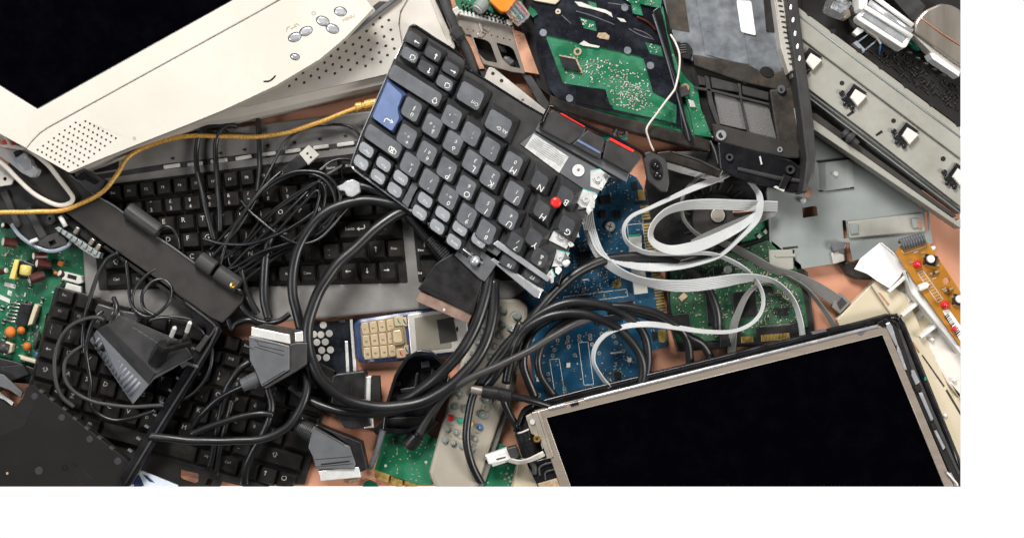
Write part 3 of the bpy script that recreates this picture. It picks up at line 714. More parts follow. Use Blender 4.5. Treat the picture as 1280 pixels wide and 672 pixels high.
# ================================================================= green power board, left
SMD = [(3, 1.8, 1.2, 0, 2), (2.6, 1.6, 1, 0, 2), (2.6, 1.4, 1, 1, 2), (2.4, 1.4, 1, 1, 2), (4, 2.2, 1.4, 1, 2), (2.2, 1.4, 1, 3, 2), (3.4, 3, 1.6, 1, 2)]
SM = ['smd_tan', 'chip_black', 'solder', 'smd_white']
pw = T('circuit_board', 'green power board with capacitors and yellow transformer, far left', 'circuit board', 45, 380)
pg = [(-60, 255), (70, 262), (104, 296), (107, 372), (75, 380), (58, 392), (40, 478), (-60, 478)]
MB().poly(pg, 2, 6).out('board', 'pcb_green', pw)
stuff(MB().chips([(-5, 270), (98, 300), (104, 365), (55, 385), (40, 460), (-5, 460)], 190, 20, 6, 3, SMD + [(6, 4, 3, 1, 2), (3, 2, 2, 3, None)], 9).out('surface_component', SM, pw))
for x0, y0, x1, y1, r in ((4, 302, 20, 304, 6), (42, 320, 58, 320, 5), (46, 329, 62, 331, 5.5), (36.5, 349, 54, 343, 6.5), (3, 281, 11, 283, 3.5), (74, 341, 82, 345, 4.5), (8, 338, -2, 340, 4)):
    cap = MB().lathe((x0, y0, 24), (x1, y1, 15), [(0, r * .8), (.04, r), (1, r)], 16, sm=False).out('capacitor', 'maroon', pw)
    d = (Vector((x0, y0)) - Vector((x1, y1))).normalized()
    MB().lathe((x0 + d.x * .6, y0 + d.y * .6, 24.5), (x0 - d.x, y0 - d.y, 23.4), [(0, r * .55), (.3, r * .84), (1, r * .85)], 16).out('capacitor_end', 'smd_white', cap)
tr = MB().poly([(20, 325), (30, 325), (43, 331), (38, 349), (24, 348)], 6, 26, 1.5, 1).out('transformer', 'chip_black', pw)
MB().poly([(18, 324), (23.5, 325), (18, 349), (11, 348)], 6, 30, 1).out('tape', 'yellow_tape', tr)
MB().lathe((33, 331, 26), (31, 344, 26), [(0, 5), (.12, 7), (.88, 7), (1, 5)], 16, sm=True).out('coil', 'yellow_tape', tr)
for q in ([(79, 339), (101, 345), (103, 353), (98, 355), (77, 349)], [(83, 353), (101, 358), (101, 366), (80, 362)]):
    MB().poly(q, 6, 22, 1, 1).out('connector', 'smd_white', pw)
MB().poly([(85, 342), (96, 345), (95, 350), (84, 347)], 20, 22.3).out('connector_slot', 'hole_black', pw)
ic_ = MB().poly([(26, 378), (40, 380), (33, 407), (19, 405)], 6, 16, 1).out('power_chip', 'chip_black', pw)
pn = MB()
for k in range(6): pn.tube([(26 - k * 1.3, 380 + k * 4.4, 14), (14 - k * 1.3, 378 + k * 4.4, 7)], .8, 6, 1)
pn.out('chip_pins', 'solder', ic_)
MB().poly([(43, 379), (48, 382), (40, 405), (34, 407), (38, 394)], 6, 22, 1, 1).out('heat_sink', 'old_cream', pw)
for x, y, w, h, a in ((13, 415, 14, 12, 60), (26.5, 413, 10, 9, 20), (34, 433, 11, 9, 30)):
    MB().lathe((x - 1, y, 9), (x + 1, y - 1, 19), [(-.3, w * .2), (0, w * .42), (.5, w * .5), (.9, w * .36), (1, w * .1)], 14, sm=True).out('ceramic_capacitor', 'orange_cap', pw)
MB().poly([(73, 325), (79, 327), (76, 333), (71, 331)], 6, 14, 1).poly([(67, 338), (72, 340), (71, 344), (66, 342)], 6, 12, 1).out('ceramic_capacitor', 'orange_cap', pw)
MB().poly([(44, 439), (50, 441), (49, 446), (42, 445)], 6, 14, 1.5).out('trimmer', 'blue_button', pw)
MB().tube([(48, 413, 12), (43, 437, 12)], 2.6, 10, 1).tube([(-2, 432, 14), (12, 436, 14)], 7, 12, 1, 0).out('coil', 'grey_dark', pw)
MB().poly([(7, 426), (16, 430), (14, 440), (4, 444)], 6, 17, 1, 1).poly([(22, 443), (46, 450), (47, 455), (26, 449)], 6, 18, 1, 1).out('wax_fixing', 'old_cream', pw)
MB().poly([(6, 352), (20, 356), (19, 361), (5, 357)], 6, 6.6).poly([(-4, 366), (13, 374), (12, 379), (-4, 372)], 6, 6.6).poly([(10, 362), (15, 364), (14, 370), (9, 368)], 6, 6.6).out('solder_pad', 'smd_white', pw)
MB().poly([(-30, 440), (20, 452), (48, 462), (44, 480), (-30, 474)], 6, 15, 1).poly([(0, 458), (28, 455), (36, 468), (14, 476), (0, 472)], 12, 25, 1, 1).out('black_socket', 'black_plastic', pw)

# ================================================================= bits of mechanism, left
mc = T('drive_mechanism', 'broken black mechanism with plates and bars on the green power board', 'mechanism', 55, 280)
MB().poly([(-30, 218), (28, 222), (62, 250), (112, 294), (96, 308), (66, 313), (36, 306), (12, 282), (-30, 250)], 22, 30, 1, 2).out('chassis', 'black_plastic', mc)
MB().poly([(30, 262), (38, 258), (58, 294), (50, 300)], 30, 36, 1).poly([(48, 298), (72, 290), (82, 297), (84, 306), (62, 311), (46, 306)], 30, 35, 1, 1, 0, [[(60, 302), (68, 299), (71, 304), (63, 308)]]).poly([(0, 240), (8, 236), (26, 282), (20, 286)], 30, 34, 1).out('slide_bar', 'charcoal', mc)
MB().poly([(57, 273), (62, 266), (68, 268), (70, 276), (63, 281), (57, 279)], 30, 38, .6, 1, 0, [circ(62, 273, 2, 10)]).out('pivot_plate', 'grey_dark', mc)
MB().lathe((38, 302, 38), (47, 299, 38), [(0, 2), (.2, 2.4), (1, 2.4)], 10).out('pin', 'white_plastic', mc)
MB().tube([(14, 280, 32), (24, 294, 32), (38, 305, 32), (55, 312, 32), (70, 313, 32), (84, 307, 32), (90, 300, 32)], 2.6, 10).out('clear_guide', 'clear_blue', mc)
MB().tube([(75, 270, 44), (82, 283, 43)], 3, 10, 1).out('white_stub', 'white_plastic', mc)
zg = MB().poly([(68, 285), (73, 283), (126, 316), (124, 323), (118, 322), (102, 312)], 24, 40, 1)
for k in range(8): zg.box(74 + k * 6.4, 287 + k * 4.1, 4.4, 6, 33, 36, 42.5, 1)
zg.out('rack_strip', 'galvanised', mc)
MB().poly([(80, 276), (88, 272), (132, 302), (126, 314), (118, 310)], 24, 36, 1).out('rack_slot', 'hole_black', mc)
for x, y in ((95, 288), (114, 302), (122, 309)): MB().box(x, y, 5, 9, 33, 30, 42, 1, 1).out('tooth', 'steel', mc)
MB().poly([(-20, 200), (4, 206), (18, 224), (14, 231), (-20, 236)], 44, 48, .8, 2, 0, [circ(6, 223.5, 2.4, 12)]).thing('hinge_plate', 'small beige metal plate with a screw hole beside the white loop', 'metal plate', 'phone_silver')

# ================================================================= laptop screen surround: broad bar, corner and thin leg
be = T('screen_surround', 'dark laptop hinge cover and bezel lying across both keyboards', 'laptop part', 205, 330)
MB().poly([(20, 170), (60, 190), (88, 217), (118, 243), (150, 262.5), (246, 330), (305, 366), (303, 377), (278, 404), (262, 396), (198, 350), (130, 303), (72, 258), (8, 212)], 34, 46, 1.5, 3).out('cover', 'charcoal_warm', be)
MB().poly([(131, 306), (198, 353), (262, 399), (276, 406.5), (274, 410), (258, 402), (195, 357), (128, 309)], 30, 42, 1).out('cover_edge', 'hole_black', be)
MB().tube([(88, 218, 46), (118, 243, 46.5), (150, 263, 46.5), (196, 296, 46.5), (246, 331, 46.5)], 1.4, 8).out('cover_lip', 'grey_plastic', be)
MB().poly([(92, 212), (104, 210), (134, 226), (122, 244), (108, 238), (98, 228)], 40, 50, 1.5, 2).out('hinge_base', 'grey_dark', be)
MB().poly([(94, 222), (104, 214), (109, 217), (102, 226)], 44, 53, 1).poly([(104, 213), (122, 226), (118, 231), (100, 220)], 44, 54, 1, 1).out('hinge_clip', 'black_gloss', be)
MB().lathe((159, 261, 52), (199, 290, 52), [(0, 8.5), (.03, 10), (.97, 10), (1, 8.5), (1.0, 6), (.96, 5.5)], 22).out('hinge_barrel', 'grey_dark', be)
for a, b in (((248, 323), (268, 336.5)), ((271, 339), (299, 358))):
    MB().lathe((a[0], a[1], 50), (b[0], b[1], 50), [(0, 8), (.05, 10.5), (.95, 10.5), (1, 8)], 20).out('hinge_barrel', 'grey_dark', be)
MB().poly([(284, 355), (302, 362), (305, 372), (296, 366)], 44, 56, 1.5, 1).out('hinge_end', 'black_gloss', be)
MB().lathe((292, 356, 58), (291, 357, 63), [(0, 4), (.7, 4), (.8, 2), (.6, 1.6)], 14).out('screw', 'brass', be)
MB().tube([(199, 288, 50), (207, 283, 52), (216, 287, 52), (222, 298, 50), (224, 312, 46)], 2, 8).out('hinge_lead', 'cable_black', be)
MB().poly([(226, 378), (236, 372), (274, 404), (278, 414), (163, 607), (148, 612), (150, 596), (232, 458), (258, 416), (256, 408)], 32, 44, 1.5, 2).out('bezel_leg', 'black_gloss', be)
MB().tube([(272, 408, 45), (262, 432, 45), (200, 532, 45), (157, 604, 45)], 1.6, 8, 2).tube([(232, 378, 45), (266, 404, 45), (268, 412, 45), (256, 428, 45)], 1.6, 8, 3).out('bezel_ridge', 'grey_dark', be)
MB().poly([(243, 436), (257, 418), (262, 421), (249, 440)], 40, 49, 1).out('bezel_block', 'grey_dark', be)
MB().poly([(215, 446), (220, 441), (232, 451), (248, 457), (247, 460), (234, 456), (228, 460)], 42, 47, .6, 0, 0, [circ(220, 447.5, 2, 10)]).out('metal_tab', 'grey_plastic', be)
for x, y in ((235, 462), (221.5, 473), (212, 488), (201, 503), (192, 518), (182, 533), (171.5, 548), (161, 563)):
    MB().box(x + 1, y, 6, 3, 35, 36, 43, .8).out('peg', 'grey_plastic', be)

# ================================================================= dark cover bottom left
cv = T('plastic_cover', 'matt black plastic cover with worn spots in the lower left corner', 'plastic cover', 60, 560)
MB().poly([(-60, 480), (0, 500), (10, 508), (19, 508), (30, 494), (36, 482), (42, 479), (50, 488), (157, 572), (163, 578), (152, 600), (148, 609), (-60, 612)], 24, 40, 2, 3).out('shell', 'lid_grey', cv)
for x, y, r in ((43, 495, 4.2), (77, 521.5, 4.2), (112, 548.5, 4.2), (147, 576, 4.6), (48.5, 588, 5)):
    MB().cyl(x, y, r, 38, 40.5, .4, 18).out('rubber_spot', 'lid_spot', cv)
MB().cyl(9, 591, 1.6, 38, 40.4, 0, 10).out('pin_mark', 'smd_tan', cv)
for x, y in ((51, 491), (64, 501), (80, 513), (93, 525), (108, 537), (124, 549), (139, 562)):
    MB().box(x, y - 2, 6, 3.4, 38, 30, 40.6, .6).out('clip', 'grey_dark', cv)
MB().poly([(-60, 478), (0, 499), (12, 507), (20, 507), (29, 496), (34, 484), (40, 480), (46, 500), (30, 532), (0, 545), (-60, 540)], 39, 40.25).out('paler_patch', 'lid_pale', cv)  # slightly paler upper part of the shell
tx = MB()
tx.line(circ(81, 584, 3, 10), .8, 40.3, 0, True)
for k in range(5): tx.line([(92 + k * 5, 579 + k * 4), (95 + k * 5, 581.4 + k * 4)], 2.2, 40.3).line([(86 + k * 5, 591 + k * 4), (89 + k * 5, 593.4 + k * 4)], 1.6, 40.3)
tx.out('moulded_mark', 'chip_black', cv)
MB().poly([(-20, 462), (4, 468), (28, 490), (26, 497), (12, 487), (-20, 476)], 30, 34, .6).poly([(-20, 487), (0, 490), (17, 503), (14, 508), (0, 499), (-20, 496)], 16, 20, .5, mi=1).thing('metal_clip', 'grey and white sheet clip poking out beside the lid notch', 'metal clip', ['grey_plastic', 'paper'])
MB().poly([(163, 590), (178, 588), (222, 606), (226, 618), (150, 618)], 20, 24, .6).flat([(178, 592), (186, 601), (194, 603), (184, 594)], 24.2, 1).flat([(166, 594), (174, 592), (180, 606), (168, 612)], 24.2, 1).thing('glossy_sleeve', 'shiny white sleeve with dark blue print below the bezel leg', 'sleeve', ['gloss_white_blue', 'phone_blue'])

# ================================================================= power adapter
ad = T('power_adapter', 'black plug-in power adapter with ribbed grey side', 'power adapter', 170, 450)
top = [(134, 407, 78), (151.5, 395.5, 78), (228, 427.5, 78), (239.5, 445.8, 78), (195.5, 467.5, 78), (193, 466, 78)]
mid = [(121, 412, 70), (151, 394.5, 72), (228, 427, 72), (240, 446, 72), (194, 469, 72), (186, 480, 70)]
bot = [(112, 425, 34), (151, 394, 34), (229, 427, 34), (241, 447, 34), (192, 474, 34), (166, 505, 34)]
MB().loft([[p for p in mid], top]).out('upper_case', 'charcoal', ad)
MB().loft([bot, [(x, y, z - .5) for x, y, z in mid]]).out('lower_case', 'adapter_lit_side', ad)
rb_ = MB()
for k in range(13):
    t = .10 + k * .066; a = Vector((121, 412, 67)) * (1 - t) + Vector((186, 480, 67)) * t; b = Vector((112, 425, 38)) * (1 - t) + Vector((166, 505, 38)) * t
    a = a * .82 + b * .18; b = b * .88 + a * .12
    rb_.tube([tuple(a), tuple(b)], 2.0, 8, 1)
rb_.out('grip_ribs', 'adapter_lit_side', ad)
MB().poly([p[:2] for p in inset(top, .8)], 76, 78.6, .3).out('top_face', 'grey_dark', ad)
lt_ = MB()
for k in range(5): lt_.line([(166 + k * 7, 409 + k * 4.4), (171 + k * 7, 411.5 + k * 4.4)], 1.2, 78.9)
lt_.out('label_print', 'grey_plastic', ad)
pl = MB().lathe((196, 450, 74), (206, 430, 98), [(0, 12), (.1, 11), (.85, 8.5), (1, 7.5)], 6).out('plug', 'black_plastic', ad)
MB().lathe((204, 436, 92), (238, 426, 92), [(0, 6), (1, 6)], 10).out('plug_face', 'black_plastic', ad)
for a, b in (((209, 432), (219, 408)), ((229, 427), (238, 401.5))):
    p = MB().tube([(a[0], a[1], 96), ((a[0] + b[0]) / 2, (a[1] + b[1]) / 2, 106)], 2.2, 10, 1).out('pin_sleeve', 'grey_dark', ad)
    MB().lathe(((a[0] + b[0]) / 2, (a[1] + b[1]) / 2, 106), (b[0], b[1], 116), [(0, 2.7), (.88, 2.7), (1, 1.4)], 12, sm=False).out('pin', 'nickel', ad)

# ================================================================= phone
ph = T('mobile_phone', 'small blue mobile phone with cream keypad, dark sticker on screen', 'phone', 512, 420)
def PQ(u, v):  # u along the phone 0..1, v across 0..1
    a = Vector((441, 399)).lerp(Vector((585, 379)), u); b = Vector((446, 455)).lerp(Vector((588, 441)), u); p = a.lerp(b, v); return (p.x, p.y)
MB().poly([PQ(0, .1), PQ(.05, 0), PQ(.5, -.02), PQ(.95, .0), PQ(1, .1), PQ(1, .9), PQ(.95, 1), PQ(.5, 1.03), PQ(.05, 1), PQ(0, .9)], 1, 17, 5, 9).out('body', 'phone_blue', ph)
MB().poly([PQ(.055, .14), PQ(.11, .09), PQ(.44, .06), PQ(.46, .94), PQ(.11, .92), PQ(.055, .87)], 10, 18, 1, 4).out('keypad_plate', 'keypad_gap', ph)
MB().poly([PQ(.47, .055), PQ(.96, .06), PQ(.985, .2), PQ(.985, .8), PQ(.96, .94), PQ(.48, .95)], 10, 18.5, 1, 3).out('front_cover', 'phone_silver', ph)
MB().poly([PQ(.53, .14), PQ(.84, .13), PQ(.84, .86), PQ(.53, .86)], 16, 18.9, .3, 2).out('screen', 'lcd_grey', ph)
MB().poly([(546, 399.5), (566, 396), (572, 425), (550, 429)], 18, 19.6).out('sticker', 'sticker_dark', ph)
MB().poly(circ(571.5, 411, 1.3, 10, 3.4), 18, 18.8).out('earpiece', 'hole_black', ph)
dig = [['*', '7', '4', '1'], ['0', '8', '5', '2'], ['#', '9', '6', '3']]
for r in range(3):
    for c in range(4):
        u, v = .1 + c * .073, .235 + r * .275; p = PQ(u, v); q = PQ(u + .01, v); d = (Vector(q) - Vector(p)).normalized()
        m = MB().key(p, 9.4, 15.4, d, Vector((-d.y, d.x)), lambda x, y: 17.6, 2.6, (.7, .7, .6, .6), [], 0, 1, 2, dish=.3)
        m.text(dig[r][c], p[0] + .4, p[1] + 1, 5.4, math.degrees(math.atan2(d.y, d.x)) - 90, 20.4, 1)
        m.out('key', ['phone_key', 'grey_dark'], ph)
for u, v, w, h, col in ((.395, .17, 12, 13, 'green_button'), (.395, .86, 12, 12, 'red'), (.445, .2, 6, 12, 'blue_button'), (.445, .80, 6, 12, 'blue_button')):
    p = PQ(u, v); m = MB().key(p, w, h, (1, -.12), (.12, 1), lambda x, y: 17.6, 2.4, (.7, .7, .6, .6), [], 0, 1, 2)
    m.line([(p[0] - 1.6, p[1] - 2.5), (p[0] - .4, p[1] + .5), (p[0] + 1.6, p[1] + 2.6)], 1.4, 20.3, 1); m.out('key', ['phone_key', col], ph)
MB().poly(fillet([(488, 410), (503.5, 408), (506, 430), (490.5, 432)], 4), 16, 21.4, 1).out('key_ring', 'keypad_gap', ph)
MB().poly(fillet([(490.6, 413), (501.4, 411.6), (503, 427.6), (492.2, 429)], 3), 18, 22.8, 1.2).out('navigation_key', 'phone_key', ph)

# ================================================================= perforated plate beside the phone
pp = T('perforated_plate', 'dark mirror finish plate with white round holes beside the phone', 'metal plate', 418, 435)
MB().poly([(386, 402), (425, 401), (440, 398), (442, 420), (446, 470), (388, 476)], 4, 10, .5).out('plate', 'film_black', pp)
for x, y in ((404, 406), (401, 418), (411.5, 416.5), (396, 427.5), (406.5, 427), (402, 437.5), (413, 437), (392, 417.5), (408, 446.5), (397, 447)):
    MB().cyl(x, y, 4.4, 9, 10.6, .3, 18).out('dot', 'smd_white', pp)
MB().poly([(431, 426), (434.5, 426), (437, 470), (433, 470)], 8, 12, .5).poly([(437, 399), (440.5, 398.5), (446, 468), (442, 468)], 8, 12, .5).out('bright_strip', 'nickel', pp)
MB().poly([(423, 398), (431, 398), (431, 403), (424, 403)], 9, 13, .6).out('tab', 'grey_dark', pp)

# ================================================================= TV remote
rm = T('remote_control', 'worn grey television remote control with red, green and blue buttons', 'remote control', 600, 490)
MB().poly([(539, 600), (536, 590), (549, 540), (562, 492), (580, 440), (596, 392), (604, 376), (624, 370), (650, 374), (661, 384), (660, 400), (645, 455), (630, 510), (613, 560), (598, 606), (592, 616), (548, 616)], 2, 20, 5, 6).out('case', 'remote_grey', rm)
MB().poly([(661, 386), (665, 396), (650, 456), (637, 512), (620, 562), (606, 604), (596, 616), (588, 614), (612, 560), (629, 508), (645, 452)], 1, 12, 2, 4).out('side', 'remote_side', rm)  # shade on the right side painted in as a darker grey
def rbtn(x, y, rx, ry, m='rubber_grey', t=None, a=10, ml='legend_white'):
    b = MB().poly(circ(x, y, rx, 18, ry, a), 18, 23.5, 1.6)
    if t: b.text(t, x, y, rx * 1.3, 10, 23.8, 1)
    b.out('button', [m, ml], rm)
for x, y, m, t in ((563, 522, 'red', None), (575, 525.5, 'green_button', None), (587.5, 529, 'yellow_tape', None), (600, 533.5, 'blue_button', 't')): rbtn(x, y, 4, 4, m, t)
for x, y, t in ((559.5, 536, ''), (570.5, 540, 'S'), (583, 543, ''), (594, 548, 'E'), (556.5, 550, ''), (567, 553.5, 'O'), (577.5, 557, ''), (590, 561, '')): rbtn(x, y, 3.8, 3.8, t=t)
for x, y, rx, ry, t in ((568.5, 507, 6, 4.8, '-'), (582.5, 511, 4.6, 5.4, ''), (604, 517.5, 6.4, 5.2, '-'), (609, 500, 6.4, 5, '+'), (575, 492, 5.5, 4.6, '+'), (590, 491, 4.6, 5, ''),
  (585, 455, 5.4, 4.6, '00'), (592, 440.5, 5.4, 4.6, '7'), (598, 427.5, 5.4, 4.6, '4'), (602.5, 414.5, 5.2, 4.6, '1'), (608, 401.5, 5.2, 4.6, ''), (607, 462, 5.4, 4.6, '0'), (613, 446, 5.4, 4.6, '8'), (618.5, 433, 5.2, 4.6, '5'), (623, 419, 5.2, 4.6, '2'), (627, 405, 5.2, 4.6, ''),
  (629, 436, 5.2, 4.6, '9'), (634.5, 424, 5.2, 4.6, '6'), (641, 410.5, 7.4, 4.8, '3'), (646, 394.5, 5.8, 5.4, ''), (622, 468, 5.6, 4.8, '-'), (600, 478, 5, 4.6, ''), (629, 388, 5, 4.4, '')): rbtn(x, y, rx, ry, t=t)
MB().ring(644, 395.5, 6.4, 7.2, 19, 20.5, 24).ring(607.5, 509, 5.5, 6.1, 19, 20.3, 24).out('button_ring', 'remote_side', rm)
rl = MB()
rl.line([(560, 530), (566, 531)], 1.6, 20.3).line([(591, 555), (595, 556)], 1.6, 20.3)
for x, y, t, z_ in ((560, 544, 'MONO', 3.2), (576, 548, 'TIMER', 3.2), (597, 541, 'TEXT', 3.2), (607, 509, 'P', 6)): rl.text(t, x, y, z_, 12, 20.3)
rl.line([(562, 494), (571, 484), (574, 486)], .6, 20.3).flat([(571, 500), (576, 499), (575, 495)], 20.3)
rl.line([(646.5, 391), (645.5, 396)], .9, 23.8).line(circ(645.5, 395.5, 2.6, 10)[0:7], .7, 23.8)
rl.out('lettering', 'remote_side', rm)
# ================================================================= SCART plugs
def scart(name, label, body, zt, zb_, shroud, side, relief, mats, grooves=(), slot=None, extra=None):
    cx = sum(p[0] for p in body) / len(body); cy = sum(p[1] for p in body) / len(body)
    t = T(name, label, 'cable plug', cx, cy, zb_, 'scart plugs among the cables')
    MB().poly(body, zb_, zt, 1.5, 1.5).out('housing', mats[0], t)
    if side: MB().poly(side, zb_, zt - 3, 1.2, 1).out('housing_side', mats[1], t)  # shaded flank painted in with a darker housing colour
    MB().poly(shroud, zb_ + 3, zt - 3, .7).out('metal_shroud', mats[2], t)
    if slot: MB().poly(slot, zb_ + 5, zt - 1.5).out('pin_opening', 'hole_black', t)
    r = MB(); a, b, r0, r1 = relief; za = (zt + zb_) / 2 + 2
    prof = [(0, r0 * .8), (.02, r0)]
    for k in range(11):
        u = .05 + .09 * k; w = r0 + (r1 - r0) * u; prof += [(u, w), (u + .005, w * .90), (u + .045, w * .90), (u + .05, w)]
    r.lathe((a[0], a[1], za), (b[0], b[1], za), prof + [(1, r1)], 18)
    r.out('strain_relief', mats[3], t)
    g = MB()
    for p, q, w in grooves: g.line([p, q], w, zt + .15)
    if grooves: g.out('moulded_line', 'hole_black', t)
    return t
scart('scart_plug', 'grey scart plug with bright metal end beside the dark bezel', [(311, 419.5), (318, 420.5), (362, 432), (362, 462), (333, 480), (327, 483), (319, 463), (312, 450)], 78, 50,
  [(314.5, 408.5), (361.5, 418), (363, 429.5), (314, 419.5)], [(362, 430), (371, 428), (384, 428), (383.5, 455), (372, 463), (332, 486), (327, 484), (360, 464)], ((324, 472), (303, 481), 10, 8), ['grey_plastic', 'grey_dark', 'nickel', 'grey_plastic'],
  [((321, 427), (324, 431), .8), ((324, 431.5), (355, 438.5), .9), ((318, 425), (355, 432), .8), ((318, 433), (355, 444), .8), ((311, 434), (317, 436), .8), ((328, 480), (356, 463), 1)])
MB().poly([(330, 404.5), (378, 413), (378, 428), (362, 430), (361, 418), (316, 409)], 54, 68, .5).thing('scart_end', 'dark slot opening behind the bright plug end', 'plug part', 'dusty_black')  # solid dark brown block stands for the dark slot opening
MB().poly([(368.5, 415.5), (378.5, 414), (379, 426.5), (369, 427)], 58, 72, .8).thing('metal_tab', 'small square bright metal tab at the grey plug corner', 'metal tab', 'nickel')
scart('scart_plug', 'grey scart plug with wide metal end, lowest on the table', [(391.5, 532.5), (431, 555), (437, 557), (445, 580), (442, 586), (395, 586), (391, 571), (385, 559)], 52, 22,
  [(398, 588), (449, 583), (451, 596), (401, 600.5)], [(395, 530), (443, 549), (452, 553), (459, 586), (450, 590), (445, 580), (437, 556), (432, 553)], ((394, 543), (370, 530), 13, 10), ['grey_plastic', 'black_plastic', 'nickel', 'grey_dark'],
  [((393, 574), (440, 570), .8), ((402, 580), (436, 576), 2), ((395, 583), (441, 579), .8), ((394, 535), (430, 556), .9)])
scart('scart_plug', 'black scart plug with silver end crossed by the thick cables', [(415, 470), (421, 467), (455, 463), (458, 468), (457, 500), (464, 532), (440, 536), (430, 534), (414, 508)], 40, 14,
  [(453, 471), (464, 470), (463, 500), (467, 534), (455, 535)], None, ((420, 488), (396, 470), 13, 10), ['black_plastic', 'black_plastic', 'nickel', 'black_plastic'],
  [((437, 468), (440, 480), .9), ((440, 480), (438, 500), .9), ((446, 478), (446, 500), .9), ((442, 524), (440, 536), .9)], [(464, 470), (474, 470), (476, 500), (464, 500)])
scart('scart_plug', 'black scart plug with coppery end above the phone screen', [(543, 331), (549, 326), (570, 314), (576, 318), (604, 350), (600, 362), (592, 394), (522, 361)], 52, 22,
  [(525, 364), (591, 391), (585, 404.5), (519.5, 376)], None, ((561, 322), (537, 296), 12.5, 9), ['black_plastic', 'black_plastic', 'rosy_metal', 'black_plastic'],
  [((537, 358), (575, 376), 2), ((526, 360), (592, 389), .9)])
MB().cyl(555, 387, 1.8, 45, 50, .4, 10).thing('screw', 'tiny screw in the coppery plug end', 'screw', 'smd_white')

# ================================================================= black hollow shell and rod
ho = T('plastic_shell', 'hollow glossy black plastic shell lying beside the remote', 'plastic part', 520, 490)
out_ = [(478, 538), (483, 500), (493, 468), (507, 446), (523, 437), (540, 439), (554, 451), (561, 470), (556, 500), (540, 528), (510, 540)]
MB().poly(out_, 3, 8, .5, 4).out('floor', 'black_gloss', ho)
MB().poly(fillet(out_, 4), 3, 36, 1, 0, 0, [fillet(inset(out_, 4), 3)]).out('rim', 'black_gloss', ho)
MB().poly([(526, 452), (537, 450), (538, 458), (527, 460)], 6, 18, .8).poly([(491, 478), (500, 475), (501, 481), (492, 484)], 6, 24, .8).out('lug', 'grey_dark', ho)
MB().poly([(500, 486), (524, 482), (525, 487), (501, 491)], 6, 20, .8).poly([(520, 466), (523, 466), (520, 490), (517, 490)], 6, 22, .6).poly([(540, 460), (549, 466), (546, 476), (538, 470)], 6, 15, .8).out('inner_rib', 'black_plastic', ho)
MB().poly([(466, 538), (480, 522), (540, 520), (548, 528), (530, 545), (490, 541), (470, 543)], 4, 20, 1, 2).out('lower_lip', 'black_plastic', ho)
MB().tube([(479, 536, 30), (472, 560, 28), (463, 585, 26)], 3.6, 12, 4, rad=[4, 3.4, 3]).thing('rod_tip', 'dark tapered rod pointing down between plug and green board', 'rod', 'grey_plastic')
# ================================================================= green boards at the bottom
gb = T('circuit_board', 'green expansion board with gold contacts left of the remote', 'circuit board', 508, 570)
MB().poly([(483, 533), (515, 531), (530, 540), (548, 548), (542, 575), (540, 606), (520, 604), (498, 597), (468, 586), (476, 560)], 4, 8).out('board', 'pcb_green', gb)
gf = MB().poly([(468, 586), (487, 593), (485, 603), (468, 596)], 4.2, 8.4).poly([(489, 595), (503, 600), (503, 610), (488, 605)], 4.2, 8.4).poly([(506, 600), (522, 605), (520, 613), (505, 611)], 4.2, 8.4)
gf.out('contact_finger', 'gold', gb)
pi = MB()
for x, y in ((491.5, 548.5), (482, 581.5), (532.5, 577)): pi.cyl(x, y, 1.8, 7, 8.6, 0, 12)
pi.out('via', 'smd_white', gb)
MB().chips([(490, 540), (535, 550), (532, 598), (480, 586)], 26, 10, 8, 5, [(4, 1.2, .3, 0, None), (2, 1.4, .3, 0, None)]).out('scratch', ['smd_tan'], gb)
g2 = T('circuit_board', 'green board under the white connector right of the remote', 'circuit board', 622, 590)
MB().poly([(596, 610), (612, 566), (622, 552), (650, 566), (652, 585), (645, 612)], 3, 7).out('board', 'pcb_green', g2)
d_ = MB()
for x, y in ((633, 591), (640, 593), (636, 596), (631, 598), (638, 601)): d_.lathe((x, y, 7), (x, y, 9.5), [(0, 2.2), (1, 1)], 10)
d_.out('solder_joint', 'solder', g2)
MB().poly([(648, 574), (662, 566), (676, 614), (640, 614)], 2, 10, 1).poly([(646, 576), (649, 574), (641, 614), (637, 614)], 2, 9, .5, mi=1).thing('plastic_box', 'beige plastic block under the screen hinge at the bottom edge', 'plastic part', ['old_cream', 'smd_tan'])
MB().poly([(455, 603), (462, 599), (470, 603), (476, 612), (452, 612)], 2, 5).thing('board_scrap', 'small green board corner at the bottom edge below the plug', 'circuit board', 'pcb_green')
MB().box(442, 600, 14, 5, -15, 1, 5, 1).thing('plastic_scrap', 'brown sliver of plastic beside the lowest metal plug end', 'scrap', 'smd_tan')

# ================================================================= blue graphics board
bl = T('circuit_board', 'blue graphics board with gold edge contacts under the cables', 'circuit board', 745, 360)
bp_ = [(728, 200), (770, 208), (796, 222), (806, 240), (818, 310), (832, 400), (836, 430), (812, 440), (806, 492), (672, 505), (660, 430), (652, 362), (690, 335), (716, 280)]
MB().poly(bp_, 5, 9).out('board', 'pcb_blue', bl)
stuff(MB().chips([(735, 215), (790, 225), (812, 330), (790, 395), (700, 385), (660, 370), (725, 300)], 300, -8, 9, 11, SMD + [(2, 1.2, .8, 3, 2)], 9).chips([(745, 440), (800, 440), (800, 478), (750, 480)], 46, -8, 9, 12, SMD, 3).chips([(670, 430), (740, 410), (745, 470), (680, 490)], 12, -8, 9, 13, SMD).out('surface_component', SM, bl))
for x, y, w, h, a in ((754, 268, 9, 9, -8), (772, 268, 8, 9, -8), (757, 250, 14, 9, -8), (771, 468, 9, 9, -4), (731, 325, 14, 20, -8), (775, 383, 34, 12, -8), (760, 398, 36, 8, -8)):
    c_ = MB().box(x, y, w, h, a, 9, 12.5, .6)
    c_.out('chip', 'chip_black', bl)
